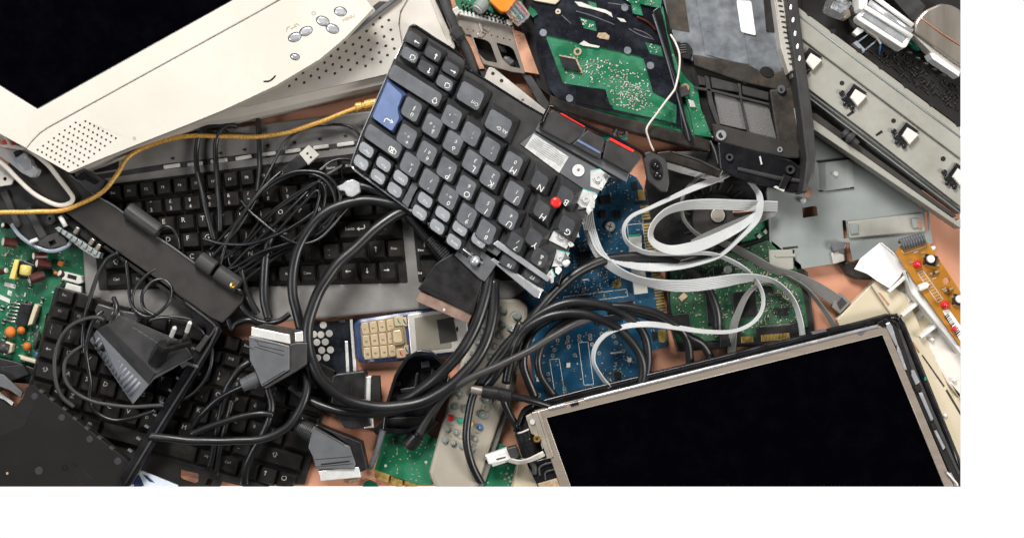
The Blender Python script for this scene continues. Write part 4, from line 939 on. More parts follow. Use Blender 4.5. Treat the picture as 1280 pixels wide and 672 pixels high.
for x, y, r in ((762.5, 283, 6.5), (771, 354.5, 5.6)):
    s_ = MB().lathe((x, y, 9), (x, y, 15), [(0, r), (.6, r), (1, r * .7)], 20).out('screw', 'phone_silver' if r > 6 else 'brass', bl)
    MB().line([(x - 3, y - 1), (x + 3, y + 1)], 1.2, 15.15).line([(x - 1, y + 3), (x + 1, y - 3)], 1.2, 15.17).out('screw_slot', 'hole_black', s_)
for q in ([(786, 296), (802, 294), (803, 316), (787, 318)], [(789, 335), (806, 334), (810, 366), (793, 368)]): MB().poly(q, 9, 17, .8).out('socket', 'smd_white', bl)
MB().poly([(786, 293.5), (800, 292), (800, 295), (786, 296)], 9, 17.4).out('socket_stripe', 'green_button', bl)
ge = MB()
for k in range(38):
    t = k / 38; x, y = 806 + 23.5 * t, 258 + 140 * t
    ge.poly(rect(x - .5, y, 11, 2.3, -8), 8, 9.6)
ge.poly([(797, 237), (805, 237), (807, 250), (798, 250)], 8, 9.7).poly([(822, 412), (832, 411), (834, 424), (830, 428), (824, 427)], 8, 9.7)
ge.out('edge_contacts', 'gold', bl)
MB().poly([(788, 228), (796, 226), (797, 237), (790, 238)], 8, 10).poly([(793, 252), (809, 251), (810, 255), (794, 256)], 8.5, 9.9).poly([(804, 275.5), (817, 274), (817.5, 277), (805, 278)], 8.5, 9.9).poly([(815, 412), (822, 416), (821, 425), (817, 426)], 8, 9.9).out('edge_notch', 'hole_black', bl)
sk = MB()
for q in ([(704, 371), (783, 361), (785, 370), (705, 380)], [(784, 281), (803, 279), (809, 320), (788, 322)], [(723, 428), (735, 427), (742, 480), (730, 481)], [(687, 449), (699, 448), (706, 492), (694, 494)]): sk.line(q, .7, 9.2, 0, True)
sk.line([(799, 447), (801, 465)], 1.2, 9.2).line([(764, 441), (770, 440.4)], 2, 9.2).line([(772, 440), (776, 439.6)], 2, 9.2).line([(727, 350), (735, 349)], 1.6, 9.2).text('EA', 816, 413, 4, -8, 9.2)
sk.out('silkscreen', 'smd_white', bl)
vi = MB()
for x, y in ((670, 412), (666, 424), (693, 437), (697, 425), (710, 421), (709.5, 426), (710.5, 433), (718.5, 443.5), (724, 420), (724, 424.5), (737.5, 419), (738, 423), (740, 430), (749, 441), (770, 428), (779, 438.5), (752, 417), (691, 444), (685, 467), (686, 474), (705.5, 486), (706, 490), (767, 420), (674, 493), (671, 470), (741, 484), (782, 419), (804, 427)): vi.ring(x, y, 1.1, 2.5, 8.8, 9.7, 12)
vi.out('solder_ring', 'solder', bl)
for x, y in ((710.5, 456), (787, 449.5), (673, 474)): MB().box(x, y, 5, 6, 0, 9, 11.5, .6).out('white_pad', 'smd_white', bl)

# ================================================================= black drive with spindle
dr = T('disc_drive', 'black fan-like drive with pale round hub under grey ribbons', 'drive', 895, 268)
MB().poly([(810, 210), (870, 200), (966, 226), (967, 318), (838, 335), (818, 300), (806, 236)], 1, 10, 1, 3).out('housing', 'black_plastic', dr)
MB().cyl(896, 271, 45, 6, 10.6, .6, 48).out('well', 'hole_black', dr)
MB().cyl(896, 273, 31, 8, 16, 1.5, 44).out('rotor', 'charcoal_warm', dr)
bd = MB()
for k in range(20):
    a = math.radians(k * 18 + 5); c_, s_ = math.cos(a), math.sin(a)
    bd.poly([(896 + c_ * 33 - s_ * 1.4, 271 + s_ * 33 + c_ * 1.4), (896 + c_ * 33 + s_ * 1.4, 271 + s_ * 33 - c_ * 1.4), (896 + c_ * 45 + s_ * 1.4 - s_ * 3, 271 + s_ * 45 - c_ * 1.4 + c_ * 3), (896 + c_ * 45 - s_ * 1.4 - s_ * 3, 271 + s_ * 45 + c_ * 1.4 + c_ * 3)], 9, 13, .4)
bd.out('fan_blades', 'charcoal_warm', dr)
MB().cyl(897.5, 269, 10.5, 14, 17, .5, 28).out('hub_ring', 'chip_black', dr)
MB().cyl(897.5, 269, 9, 15, 19, 1, 28).ring(897.5, 269, 7.6, 8.3, 17, 19.4, 28, 1).out('hub', ['plate_tan', 'phone_silver'], dr)
MB().tube([(916, 265, 20), (926, 265, 20), (945, 263, 21), (958, 262, 20)], 1.3, 8).out('lead', 'copper', dr)
MB().poly([(934, 280), (962, 272), (966, 300), (960, 322), (922, 326), (928, 300)], 9, 12).out('small_board', 'pcb_green', dr)
MB().box(949, 295, 5, 5, 45, 11, 15, .6).box(957, 289.5, 5, 5, 45, 11, 15, .6).out('white_pad', 'smd_white', dr)

# ================================================================= hard drive with green board
hd = T('hard_drive', 'hard drive with green circuit board face up beside metal plate', 'hard drive', 925, 370)
MB().poly([(832, 330), (960, 296), (1002, 330), (1012, 372), (1018, 416), (985, 428), (848, 440), (836, 400)], 1, 16, 1, 2).out('case', 'black_plastic', hd)
hp = [(838, 332), (915, 315), (960, 300), (996, 335), (1006, 378), (1010, 408), (985, 420), (846, 428), (838, 380)]
MB().poly(hp, 14, 18).out('board', 'pcb_dark_green', hd)
stuff(MB().chips(inset(hp, 4), 420, -6, 18, 21, SMD + [(2, 1.2, .8, 3, 2), (2.4, 1.4, 1, 0, 2)], 0).chips([(900, 325), (1000, 350), (1000, 400), (905, 400)], 160, -6, 18, 22, SMD, 6).out('surface_component', SM, hd))
for x, y, w, h in ((931, 380, 30, 33), (890, 385, 14, 38), (896, 338, 10, 9), (852, 402, 22, 20), (974, 390, 6, 10), (981.5, 389.5, 7, 10), (868, 352, 12, 14), (960, 362, 10, 8)): MB().box(x, y, w, h, -5, 17, 22, .7).out('chip', 'chip_black', hd)
MB().cyl(910, 337, 5, 18, 24, 1, 20).ring(910, 337, 2.2, 3, 23, 24.4, 14).out('capacitor', 'phone_silver', hd)
MB().poly([(848, 372), (855, 365), (860, 370), (852, 377)], 18, 21, .5).out('quartz', 'smd_tan', hd)
MB().poly([(900, 414), (925, 412), (930, 424), (945, 423), (946, 410), (985, 406), (996, 402), (998, 425), (900, 434)], 14, 24, .6).out('connector', 'black_plastic', hd)
gp = MB()
for k in range(9): gp.poly(rect(927 + k * 1.75, 424.5 - k * .1, 1.1, 8, -4), 20, 24.6)
for k in range(20): gp.poly(rect(952 + k * 1.8, 422.5 - k * .14, 1.1, 8.4, -4), 20, 24.6)
gp.out('gold_contacts', 'gold', hd)
pn_ = MB()
for k in range(24): pn_.poly(rect(951 + k * 1.6, 410 - k * .14, .8, 6, -4), 18, 21)
pn_.out('solder_pins', 'solder', hd)
MB().ring(984, 368, 5, 6, 17, 18.4, 20).out('printed_ring', 'smd_tan', hd)
MB().poly([(1004, 336), (1010, 340), (1019, 418), (1013, 420)], 1, 12, .6).out('side_shadow', 'dusty_black', hd)  # solid dark brown strip stands for the shadow beside the drive

# ================================================================= grey plate
gpz = 27
pl_ = T('metal_plate', 'flat grey metal bracket plate with punched slots and square dimple', 'metal plate', 1060, 270)
outl = [(960, 238), (964, 190), (1015, 120), (1150, 200), (1158, 254), (1151, 256), (1153, 258.5), (1163, 258), (1169, 304), (1068, 326), (1064, 303), (1058.5, 302.5), (1057, 308), (1059, 325), (1042, 330), (995, 337), (995, 312), (964, 311)]
h1 = [(1004.5, 259.5), (1018, 257), (1023, 257.5), (1024.5, 269), (1006, 272)]
h2 = [(1055, 275), (1060, 275), (1163 - 100 + 4, 276.5), (1060, 297), (1057, 298)]
h3 = [(1158, 265), (1162, 264.5), (1164, 288), (1160, 289)]
MB().poly(outl, 25, gpz, .3, 0, 0, [h1, [(1055, 275), (1059.5, 275), (1062, 297), (1057, 298)], h3]).out('plate', 'galvanised', pl_)
MB().poly([(960, 238), (962, 238), (967, 311), (964.5, 311)], 12, gpz + 1.6, .4).out('flange', 'galvanised', pl_)
MB().poly([(963, 312), (993, 311.5), (994.5, 336), (984, 338.5), (966, 338.5), (963.5, 332)], 27, 32, 1.6, 2).poly([(971, 318.5), (996, 316.5), (996, 321), (971, 321.5)], 31, 33.4, 1, 1).out('folded_tab', 'rail_paint', pl_)
MB().poly([(980, 309), (999, 307), (1000, 309.5), (981, 312)], 26, 27.2).out('slit', 'dusty_black', pl_)
MB().loft([[(1025, 202, 27.1), (1067, 197, 27.1), (1070, 234, 27.1), (1027, 239, 27.1)], [(1034, 202.5, 30.5), (1060, 199, 30.5), (1061, 234, 30.5), (1035, 238, 30.5)]]).out('dimple', 'galvanised', pl_)
MB().poly([(1024, 200.5), (1067, 196), (1067, 198.5), (1040, 203), (1025, 202.5)], 27, 29).poly([(1027, 237.5), (1070, 233), (1070, 235), (1027, 239.5)], 27, 29).out('dimple_slit', 'hole_black', pl_)
for x, y in ((1046.5, 217), (1006, 250)): MB().lathe((x, y, 27), (x, y, 34), [(0, 3.6), (.6, 3.6), (1, 2)], 14).out('screw', 'nickel', pl_)
MB().poly([(1062, 276.5), (1157, 265.5), (1160, 289), (1064, 297.5)], 27.2, 31, 1.4, 2).out('raised_bar', 'rail_paint', pl_)
MB().poly([(1064, 280), (1075, 279), (1076, 291), (1066, 292.5)], 30, 34, 1).poly([(1142, 273), (1153, 272), (1155, 284), (1144, 285)], 30, 34, 1).out('spring_tab', 'galvanised', pl_)
MB().poly([(1064, 284), (1071, 281), (1069, 292), (1065.5, 292)], 30.9, 31.6).poly([(1149, 275), (1153.5, 274.5), (1155, 284), (1151, 285)], 30.9, 34.3).out('tab_opening', 'copper', pl_)
MB().poly([(1041, 309), (1043, 303), (1058, 302), (1061, 305), (1058, 311), (1044, 314)], 26, 35, 1, 1).out('bent_lug', 'grey_plastic', pl_)
MB().poly([(1041, 316), (1048, 314), (1057, 318), (1058, 326), (1044, 330)], 26, 30, 1, 1).out('lug_foot', 'phone_silver', pl_)
MB().poly([(1008, 238), (1016, 234), (1017, 243), (1012, 246), (1008, 245)], 27.05, 27.5).out('opening', 'copper', pl_)

pl_.location.z -= 11 * S
# ================================================================= painted steel rail
rz = 66
rl_ = T('printer_rail', 'long pale painted steel rail with black clips, upper right', 'printer part', 1105, 150)
MB().poly([(985, 0), (996.5, 8), (1199.5, 159), (1203, 200), (1012, 56), (986, 36)], 40, rz + 5, 1.6).out('upper_flange', 'rail_paint', rl_)
rh = []
for x, y in ((1012, 72), (1064, 116), (1130, 163), (1193, 214)): rh.append([(x - 8, y - 9), (x, y - 12), (x + 14, y), (x + 3, y + 14), (x - 9, y + 6)])
MB().poly([(990, 38), (1012, 54), (1202.5, 198), (1202, 259), (1086, 168), (1012, 112), (990, 96)], 40, rz, .8).out('face', 'rail_paint', rl_)
MB().tube([(998, 19, rz + 5.5), (1100, 97, rz + 5.5), (1201, 172, rz + 5.5)], 1.2, 6, 1).out('ridge', 'galvanised', rl_)
MB().poly([(1010, 113), (1014, 113), (1202, 259), (1202, 268), (1010, 122)], 34, rz - 6, 1).out('lower_lip', 'galvanised', rl_)
MB().poly([(1013, 118), (1100, 184), (1202, 263), (1202, 266), (1100, 188), (1013, 122)], 40, rz - 5.4).out('rust_line', 'dusty_black', rl_)
MB().poly([(1010, 140), (1020, 142), (1196, 270), (1192, 272), (1016, 150)], 30, rz - 14).out('slot', 'sticker_dark', rl_)
MB().poly([(1010, 150), (1016, 149), (1196, 276), (1202, 272), (1203, 287), (1010, 157)], 28, rz - 11, 1).out('bright_edge', 'rail_paint', rl_)
for k, (x, y) in enumerate(((1009, 74), (1065, 119), (1130, 167), (1193, 218))):
    c_ = MB().poly([(x - 11, y + 2), (x - 3, y - 8), (x + 2, y - 15), (x + 19, y - 3), (x + 17, y - 1), (x + 2, y + 14), (x + 0, y + 17), (x - 8, y + 9)], rz - 2, rz + 3, .8, .8)
    c_.poly(circ(x - 12, y - 3, 3.4, 12), rz - 2, rz + 4.6, 1).poly(circ(x - 8, y + 11, 3, 12), rz - 2, rz + 4.4, 1).poly(circ(x + 1, y + 16, 3, 12), rz - 2, rz + 4.2, 1)
    c_.poly([(x - 13, y + 4), (x - 7, y + 0), (x - 4, y + 8), (x - 9, y + 8)], rz - 2, rz + 4, .8)
    o = c_.out('clip', 'chip_black', rl_)
    MB().poly([(x - 2, y + 3), (x + 5, y - 8), (x + 19, y + 1), (x + 7, y + 14)], rz, rz + 8, 2.4).out('clip_pad', 'white_cord', o)
for x, y, r in ((1052.5, 104, 3), (1063, 142, 0), (1099, 166.5, 0), (1179, 198.5, 3.2), (1117, 151, 3), (1196, 228, 3)):
    if r: MB().cyl(x, y, r, rz - 1, rz + .3, 0, 14).out('hole', 'hole_black', rl_)
    else: MB().poly([(x - 5, y + 2), (x + 3, y - 4), (x + 5, y - 1), (x - 3, y + 4)], rz - 1, rz + .3, 0, 1).out('hole', 'hole_black', rl_)
for x, y in ((1011, 18), (1040, 39.5), (1073, 63.5), (1100.5, 84.5), (1132, 108), (1163.5, 131), (1197, 156)):
    MB().poly([(x - 4, y - 3), (x + 4, y - 3), (x + 5, y + 2), (x - 1, y + 2.5)], rz - 4, rz + 5.6, .5).out('notch', 'hole_black', rl_)
MB().lathe((1054, 164, 60), (1072, 180, 60), [(0, 5), (.2, 6), (.3, 4), (.45, 7), (.6, 7), (.65, 4), (1, 4)], 14).out('roller_end', 'grey_dark', rl_)

# ================================================================= printer innards, upper right corner
pr = T('printer_carriage', 'dark printer insides with white roller housing, top right corner', 'printer part', 1120, 50)
MB().poly([(985, -50), (1203, -50), (1203, 155), (1198, 156), (985, 0)], 4, 30).out('chassis', 'hole_black', pr)
stuff(MB().chips([(1080, 60), (1120, 62), (1200, 110), (1200, 140), (1150, 112)], 120, 36, 30, 31, [(5, 2, 2, 0, None), (3, 2, 3, 1, None), (2, 2, 2, 2, None), (6, 1.2, 3, 1, None)], 8).out('gear_teeth', ['black_plastic', 'grey_dark', 'dusty_black'], pr))
MB().poly([(1070.5, 21), (1079, 11), (1084, 8), (1140, 46), (1133, 59), (1128, 60.5), (1072, 25)], 34, 66, 1.6, 2).poly([(1075, 20), (1082, 13), (1135, 48), (1129, 55)], 60, 67, 1.2, 1, 1).out('roller_housing', ['white_plastic', 'silver_plastic'], pr)
MB().tube([(1081, 9, 70), (1140, 46, 70)], 3, 10, 1).tube([(1090, -6, 72), (1141, 32, 72)], 3, 10, 1).out('guide_edge', 'paper', pr)
MB().tube([(1086, 3, 66), (1140, 40, 66)], 4.4, 12, 1).out('roller', 'silver_plastic', pr)
MB().poly([(1074, -20), (1086, -20), (1085, 6), (1078, 13), (1074, 12)], 34, 73, 3, 3).out('end_block', 'paper', pr)
MB().poly([(1099, -20), (1130, -20), (1158, 8), (1146, 26), (1140, 26)], 30, 60, 1).out('side_cover', 'grey_dark', pr)
wh = MB().lathe((1040, 20, 54), (1050, -2, 62), [(0, 8), (0, 12.5), (.1, 13.5), (.85, 15), (.9, 16), (1, 16)], 22).out('clear_wheel', 'glass_clear', pr)
MB().lathe((1044, 12, 50), (1060, -10, 54), [(0, 4), (1, 4)], 12).out('wheel_shaft', 'silver_plastic', pr)
MB().poly([(1053, 14), (1062, 11), (1064, 20), (1058, 24), (1052, 21)], 30, 50, 1.5, 2).out('cream_gear', 'old_cream', pr)
MB().tube([(1064, 10, 40), (1064, 24, 42), (1068, 33, 40), (1074, 34, 38)], 3.4, 10).out('flex_cable', 'grey_dark', pr)
MB().poly([(1066, 41), (1072, 34), (1080, 37), (1079, 40), (1071, 45)], 36, 46, 1).out('white_connector', 'paper', pr)
MB().poly([(1066, 54), (1071, 51), (1082, 62), (1080, 66)], 32, 44, .6).tube([(1072, 53, 40), (1090, 39, 42)], 1, 6, 1).tube([(1081, 63, 40), (1099, 48, 42)], 1, 6, 1).out('clear_frame', 'clear_blue', pr)
MB().tube([(1080, 31, 48), (1087, 40, 50), (1095, 46, 48), (1101, 55, 46)], 1.3, 8).tube([(1101, 54, 46), (1099, 67, 40)], 1.2, 8, 1, 1).out('wire', ['white_cord', 'blue_button'], pr)
MB().poly([(1142, 40), (1144, 27), (1156, 13), (1176, 4), (1190, 6), (1203, 14), (1203, 85), (1190, 76)], 40, 70, 3, 5).out('metal_cover', 'steel', pr)
MB().tube([(1150, 22, 70), (1178, 42, 71), (1203, 58, 71)], 1.2, 8).out('cover_crease', 'copper', pr)
MB().poly([(1140, 42), (1146, 42), (1203, 86), (1203, 94), (1172, 74)], 40, 64, 1).out('cover_flange', 'phone_silver', pr)
MB().poly([(1162, 67), (1167, 66), (1200, 90), (1199, 96), (1190, 90), (1166, 74)], 40, 66, .8).out('bright_flange', 'paper', pr)
MB().poly([(1136, 54), (1138, 52), (1150, 60), (1149, 63)], 30, 42).out('green_strip', 'green_button', pr)
for x, y in ((1138, 65), (1148, 72), (1158, 79), (1169, 86), (1180, 93), (1150, 60)): MB().poly([(x - 3, y - 1), (x + 2, y), (x + 3, y + 2), (x - 1, y + 1)], 36, 44, .4).out('glint_pin', 'grey_plastic', pr)
# ================================================================= stripped laptop base
lb = T('broken_laptop', 'stripped open black laptop base with green boards and dusty foam, top', 'laptop', 850, 110)
MB().poly([(655, -30), (1000, -30), (1012, 150), (1016, 195), (1006, 240), (990, 237), (930, 224), (884, 211), (888, 178), (860, 176), (700, 131), (672, 108), (646, 20)], 24, 34, 1, 2).out('tray', 'hole_black', lb)
# board and black film, left half
MB().poly([(676, 40), (832, 60), (870, 120), (890, 172), (865, 172), (700, 128)], 34, 38).out('main_board', 'pcb_green', lb)
stuff(MB().chips([(700, 66), (805, 82), (815, 120), (838, 150), (765, 130), (760, 108), (708, 98)], 300, 14, 40.6, 41, [(3, 1.8, 1, 0, 2), (2.2, 1.4, 1, 3, 2), (2.4, 1.6, .6, 3, None), (3.6, 1.2, .5, 3, None), (2, 1.2, .8, 2, None)], 8).out('surface_component', SM, lb))
film = [(664, -30), (818, -30), (829, 12), (846, 88), (858, 160), (838, 154), (700, 128), (686, 110), (670, 60)]
win = [(681, 43), (804, 71), (816, 114), (846, 130), (845, 154), (764, 136), (757, 113), (704, 104), (695, 80)]
win2 = [(724, 21), (743.5, 26), (746, 39), (730, 35.5)]
win3 = [(806, 52), (826, 57), (829, 71), (812, 67)]
win4 = [(734, 1), (745, 3), (746, 10), (737, 8)]
MB().poly([(679, 40), (806, 68), (849, 128), (848, 158), (700, 122)], 36, 40.5).out('window_board', 'pcb_green', lb)
MB().poly(film, 38, 43, 0, 0, 0, [win, win2, win3, win4]).out('insulating_film', 'film_black', lb)
MB().poly([(721, 18), (747, 24), (750, 42), (727, 38)], 38, 42).poly([(803, 49), (829, 54), (832, 74), (808, 70)], 38, 42).poly([(732, -1), (747, 1), (748, 12), (735, 10)], 38, 42).out('small_board', 'pcb_green', lb)
MB().chips([(726, 24), (742, 28), (744, 36), (730, 33)], 9, 14, 42, 44, [(3, 2, .8, 3, None)]).chips([(809, 54), (825, 59), (827, 69), (813, 65)], 9, 14, 42, 45, [(2, 1.6, .8, 3, None)]).out('solder_mark', 'SM' and ['smd_white', 'smd_white', 'smd_white', 'smd_white'], lb)
ch = MB().poly([(699, 70), (719, 74), (727, 91), (705, 86)], 40, 45, .6).out('processor', 'chip_black', lb)
MB().poly([(699, 68.5), (720, 72.5), (719.5, 74.5), (699, 70.5)], 40, 44).poly([(719, 73), (721.5, 74), (728.5, 91.5), (725.5, 91.5)], 40, 44).out('chip_pins', 'smd_tan', ch)
MB().ring(722, 64.5, 2.6, 5, 40, 42, 20).out('screw_ring', 'smd_tan', lb)
MB().ring(697.5, 14.5, 1.2, 3.4, 42, 44.4, 16).out('screw_ring', 'old_cream', lb)
for x, y in ((781, 9.5), (784.5, 63), (813, 82), (679, 41), (712, 123)): MB().cyl(x, y, 4.6, 42, 43.3, .2, 18).out('film_spot', 'foil_grey', lb)
MB().poly([(718, 2), (727, 3), (742, 9), (756, 12), (764, 16), (766, 22), (758, 17), (742, 12), (724, 8)], 42, 44).poly([(771, 22), (780, 24), (783, 28), (776, 27)], 42, 44).poly([(724, 55), (730, 51), (737, 55), (750, 58), (748, 60), (728, 57)], 42, 43.8).out('torn_film', 'smd_white', lb)
MB().poly([(748, 41), (757, 41), (762, 45), (761, 50), (750, 48), (746, 46)], 42, 43.6).out('label_scrap', 'smd_tan', lb)
MB().poly([(662, -4), (700, -4), (700, 0), (694, 5.5), (668, 1)], 43, 47, .5).out('tape', 'old_cream', lb)
MB().poly([(776, -4), (828, -4), (826, 11), (800, 5), (804, 20), (791, 17), (789, 5)], 43, 47, .5).out('upper_board', 'pcb_green', lb)
MB().chips([(780, -2), (822, -2), (822, 8), (790, 3)], 14, 14, 47, 46, [(3, 2, 1, 3, None), (2.4, 1.6, 1, 2, None)]).out('board_component', SM, lb)
MB().tube([(796, 21, 46), (810, 28, 46), (820, 38, 46)], 1.6, 8).out('lead', 'maroon', lb)
lines = MB()
for pts in ([(720, 14), (740, 20), (768, 31)], [(786, 36), (800, 44), (818, 50)], [(792, 36), (806, 41), (816, 48)], [(702, 19), (714, 30)], [(760, 4), (790, 8)]): lines.tube([(x, y, 43) for x, y in pts], .7, 6)
lines.out('film_crease', 'grey_plastic', lb)
MB().poly([(756, 130), (766, 132), (764, 138), (720, 128), (722, 108), (757, 112)], 42.5, 44).out('film_flap', 'black_gloss', lb)
# centre wall and side strip
MB().poly([(816, 14), (824, 8), (828, 18), (858, 150), (868, 176), (862, 178), (852, 160), (846, 108)], 34, 54, .8, 1).out('partition', 'black_gloss', lb)
MB().tube([(816, 18, 54), (830, 62, 54), (846, 118, 54), (862, 176, 54)], 1, 8, 2).out('partition_edge', 'grey_plastic', lb)
MB().poly([(824, 4), (829, 10), (834, 40), (848, 84), (858, 98), (872, 112), (876, 136), (889, 168), (892, 172), (868, 168), (862, 140), (850, 104), (836, 66)], 38, 44).out('side_board', 'pcb_green', lb)
stuff(MB().chips([(862, 112), (872, 116), (888, 168), (870, 164)], 16, 60, 44, 47, [(2, 1.2, .6, 0, None), (1.6, 1.4, .8, 2, None)]).out('surface_component', SM, lb))
MB().ring(856, 110, 2.6, 5.6, 44, 47, 20).out('copper_ring', 'copper', lb)
MB().poly([(846, 110), (858, 106), (862, 118), (850, 122)], 44, 50, 1, 1).out('bracket', 'grey_dark', lb)
MB().poly([(860, 124), (867, 126), (870, 134), (863, 134)], 44, 48, .6, 1).out('socket', 'phone_silver', lb)
# lower rim
MB().poly([(688, 118), (704, 126), (760, 142), (840, 162), (888, 175), (888, 190), (838, 178), (770, 160), (704, 140), (686, 132)], 24, 46, 2, 2).out('front_rim', 'sooty', lb)
# right half: grey film, sticker, foam tray
MB().poly([(820, -30), (968, -30), (985, 80), (992, 112), (930, 104), (868, 78), (846, 60)], 34, 42, .5).out('battery_floor', 'foil_grey', lb)
MB().poly([(826, -30), (852, -30), (862, 40), (838, 36)], 42, 43).out('dark_film', 'dusty_black', lb)
MB().poly([(866, -30), (919, -30), (936, 80), (925, 80), (882, 68)], 42, 43.4, .3).out('foil_sheet', 'foil_grey', lb)
MB().poly(fillet([(920.5, .5), (939, 1.5), (945, 44.5), (926.5, 40)], 2.5), 43, 44.4).out('label', 'paper', lb)
MB().poly([(952, -30), (966, -30), (974, 40), (958, 39)], 42, 44).out('dark_film', 'black_plastic', lb)
MB().poly([(866, 68), (934, 80), (960, 94), (976, 88), (984, 76), (992, 80), (998, 120), (970, 112), (926, 102), (868, 82)], 36, 47, 1.5, 2).out('cross_rim', 'dusty_black', lb)
MB().poly(circ(959, 90, 9, 22, 6.4, 25), 46, 48.2, .4).out('rubber_foot', 'hole_black', lb)
MB().poly([(846, 52), (860, 54), (866, 62), (862, 74), (852, 72)], 42, 46, .6).out('fan_opening', 'hole_black', lb)
fw = MB()
for k in range(5): fw.tube([(850, 54 + k * 3, 47), (858, 53 + k * 3, 47)], .7, 6, 1)
fw.out('fan_grille', 'grey_plastic', lb)
MB().poly([(864, 92), (962, 112), (968, 180), (976, 184), (886, 164)], 34, 36).out('pad_floor', 'hole_black', lb)
for q in ([(892, 116), (925, 124.5), (934, 163), (900, 155)], [(927.5, 125.5), (961, 132.5), (971, 174), (937, 166)]): MB().poly(q, 34, 43, 1).out('foam_pad', 'foam', lb)
for q in ([(888, 96), (924, 105), (925, 116), (890, 110)], [(927, 106), (961, 115), (961, 126), (928, 118)], [(872, 94), (884, 98), (886, 108), (874, 106)]): MB().poly(q, 34, 41, 1).out('tray_pocket', 'charcoal', lb)
gr_ = MB().poly([(868, 108), (888, 111), (962, 129), (962, 132), (888, 114.5), (868, 111)], 34, 48, .6).poly([(881, 94), (886, 96), (892, 128), (901, 156), (896, 156), (886, 130)], 34, 48, .8).poly([(922, 104), (926, 105), (927.5, 124), (937, 166), (934, 166), (925, 124)], 34, 47, .6)
gr_.out('pocket_wall', 'charcoal', lb)
MB().poly([(962, 112), (990, 110), (996, 128), (998, 176), (1004, 190), (984, 192), (972, 176), (966, 140)], 34, 48, 2, 3).out('corner_rim', 'dusty_black', lb)
MB().lathe((977, 112, 48), (977, 112, 53), [(0, 5.6), (.6, 5.4), (1, 4.4)], 18).out('screw_post', 'grey_plastic', lb)
MB().cyl(977, 112, 2.2, 50, 53.2, 0, 12).out('screw_hole', 'hole_black', lb)
MB().poly([(992, 135), (1000, 138), (1003, 152), (996, 156)], 34, 50, .6).out('slot_cover', 'galvanised', lb)
MB().poly([(890, 154), (900, 156), (976, 175), (1000, 186), (1000, 198), (984, 198), (930, 186), (894, 176)], 34, 50, 2, 2).out('palm_bar', 'charcoal_warm', lb)
MB().lathe((901.5, 169, 49), (901.5, 169, 53), [(0, 6.6), (1, 6)], 20).out('screw_post', 'silver_plastic', lb)
MB().cyl(901.5, 169, 3.6, 50, 53.2, 0, 16).out('screw_hole', 'hole_black', lb)
MB().ring(975, 187, 1.6, 3.4, 48, 51.6, 14).out('screw_post', 'silver_plastic', lb)
MB().cyl(975, 187, 1.8, 48, 51, 0, 12).out('screw_hole', 'hole_black', lb)
# edge strip, spring contacts, right bar
MB().poly([(964, -30), (978, -30), (984, 40), (992, 88), (986, 92), (976, 60)], 36, 70, 1.5, 1).out('contact_strip', 'cream_grey', lb)
tk = MB()
for k in range(13): tk.box(974.5 + k * 1.25, 1 + k * 6.6, 5.4, 1.7, 10, 66, 71)
tk.out('contact_slot', 'dusty_black', lb)
MB().poly([(978, -30), (994, -30), (1006, 70), (1017, 150), (1020, 190), (1018, 215), (1009, 241), (1003, 240), (1008, 200), (1002, 150), (990, 60)], 30, 84, 2.5, 2).out('side_bar', 'charcoal', lb)
for x, y in ((988.5, 9), (991.5, 25), (994, 42), (997, 58), (999.5, 73)): MB().poly(circ(x, y, 1.8, 12, 3.6, 15), 80, 85.4, .8).out('spring_contact', 'nickel', lb)
# front wall below palm bar
MB().poly([(897, 178), (905, 178), (990, 200), (1008, 214), (1010, 226), (1006, 241), (990, 241), (960, 234), (925, 224), (900, 212)], 38, 52, 2, 3).out('front_wall', 'black_gloss', lb)
MB().poly([(922, 208), (975, 220), (1004, 224), (1004, 229), (975, 226), (922, 213)], 46, 55, 2).out('wall_ledge', 'charcoal', lb)
for x, y, r in ((912, 196.5, 4.6), (988, 212, 5.6)): MB().ring(x, y, r * .5, r, 46, 56, 18).out('screw_post', 'grey_dark', lb)
MB().poly([(980, 218), (990, 221), (980, 238), (972, 236)], 46, 57, 1).out('latch', 'black_plastic', lb)
MB().poly([(967, 234), (970, 232), (981, 237), (980, 240)], 46, 57, .6).poly([(949, 196), (950.6, 195), (953, 205), (951.4, 206)], 46, 55).out('bright_clip', 'smd_white', lb)
MB().tube([(888, 176, 50), (894, 190, 48), (898, 205, 46)], 1, 6).out('wall_edge', 'grey_plastic', lb)
MB().poly([(822, 190), (838, 188), (850, 194), (905, 212), (900, 222), (842, 204), (820, 198)], 40, 52, 1.6, 2).out('lower_bar', 'sooty', lb)
MB().tube([(840, 190, 52), (870, 199, 52), (900, 213, 52)], 1.4, 8).out('bar_edge', 'grey_dark', lb)

# ================================================================= drive bay, left of the base
dbz = 40
db = T('drive_bay', 'bent bare metal drive bay with copper tape and rounded openings', 'metal frame', 615, 60)
hA = fillet([(591, 46), (607, 50), (613, 54), (622, 79), (607, 76), (599, 68)], 3)
hB = fillet([(620, 53), (637, 58), (642, 62), (651, 86), (638, 83), (628, 74)], 3)
dots = [circ(584 + k * 7.6, 37 + k * 1.85, 1, 6) for k in range(8)]
MB().poly([(566, 22), (575, 17), (642, 33), (656, 92), (640, 90), (604, 80), (588, 44), (575, 42)], 34, dbz, .5, 0, 0, [hA, hB] + dots).out('plate', 'steel', db)
MB().poly([(586, 42), (660, 50), (660, 92), (604, 84)], 8, 20).out('bay_floor', 'sooty', db)
MB().poly([(640, 36), (655, 42), (674, 93), (656, 90)], 34, dbz + .8, .3).poly([(578, 42), (589, 45), (606, 86), (596, 87)], 30, dbz - 3, .3).out('copper_tape', 'copper', db)
MB().poly([(594, 86), (606, 86), (612, 104), (602, 106)], 26, 34, 1).poly([(652, 92), (664, 94), (690, 134), (682, 138), (672, 128)], 26, 36, 1).out('bay_leg', 'grey_dark', db)
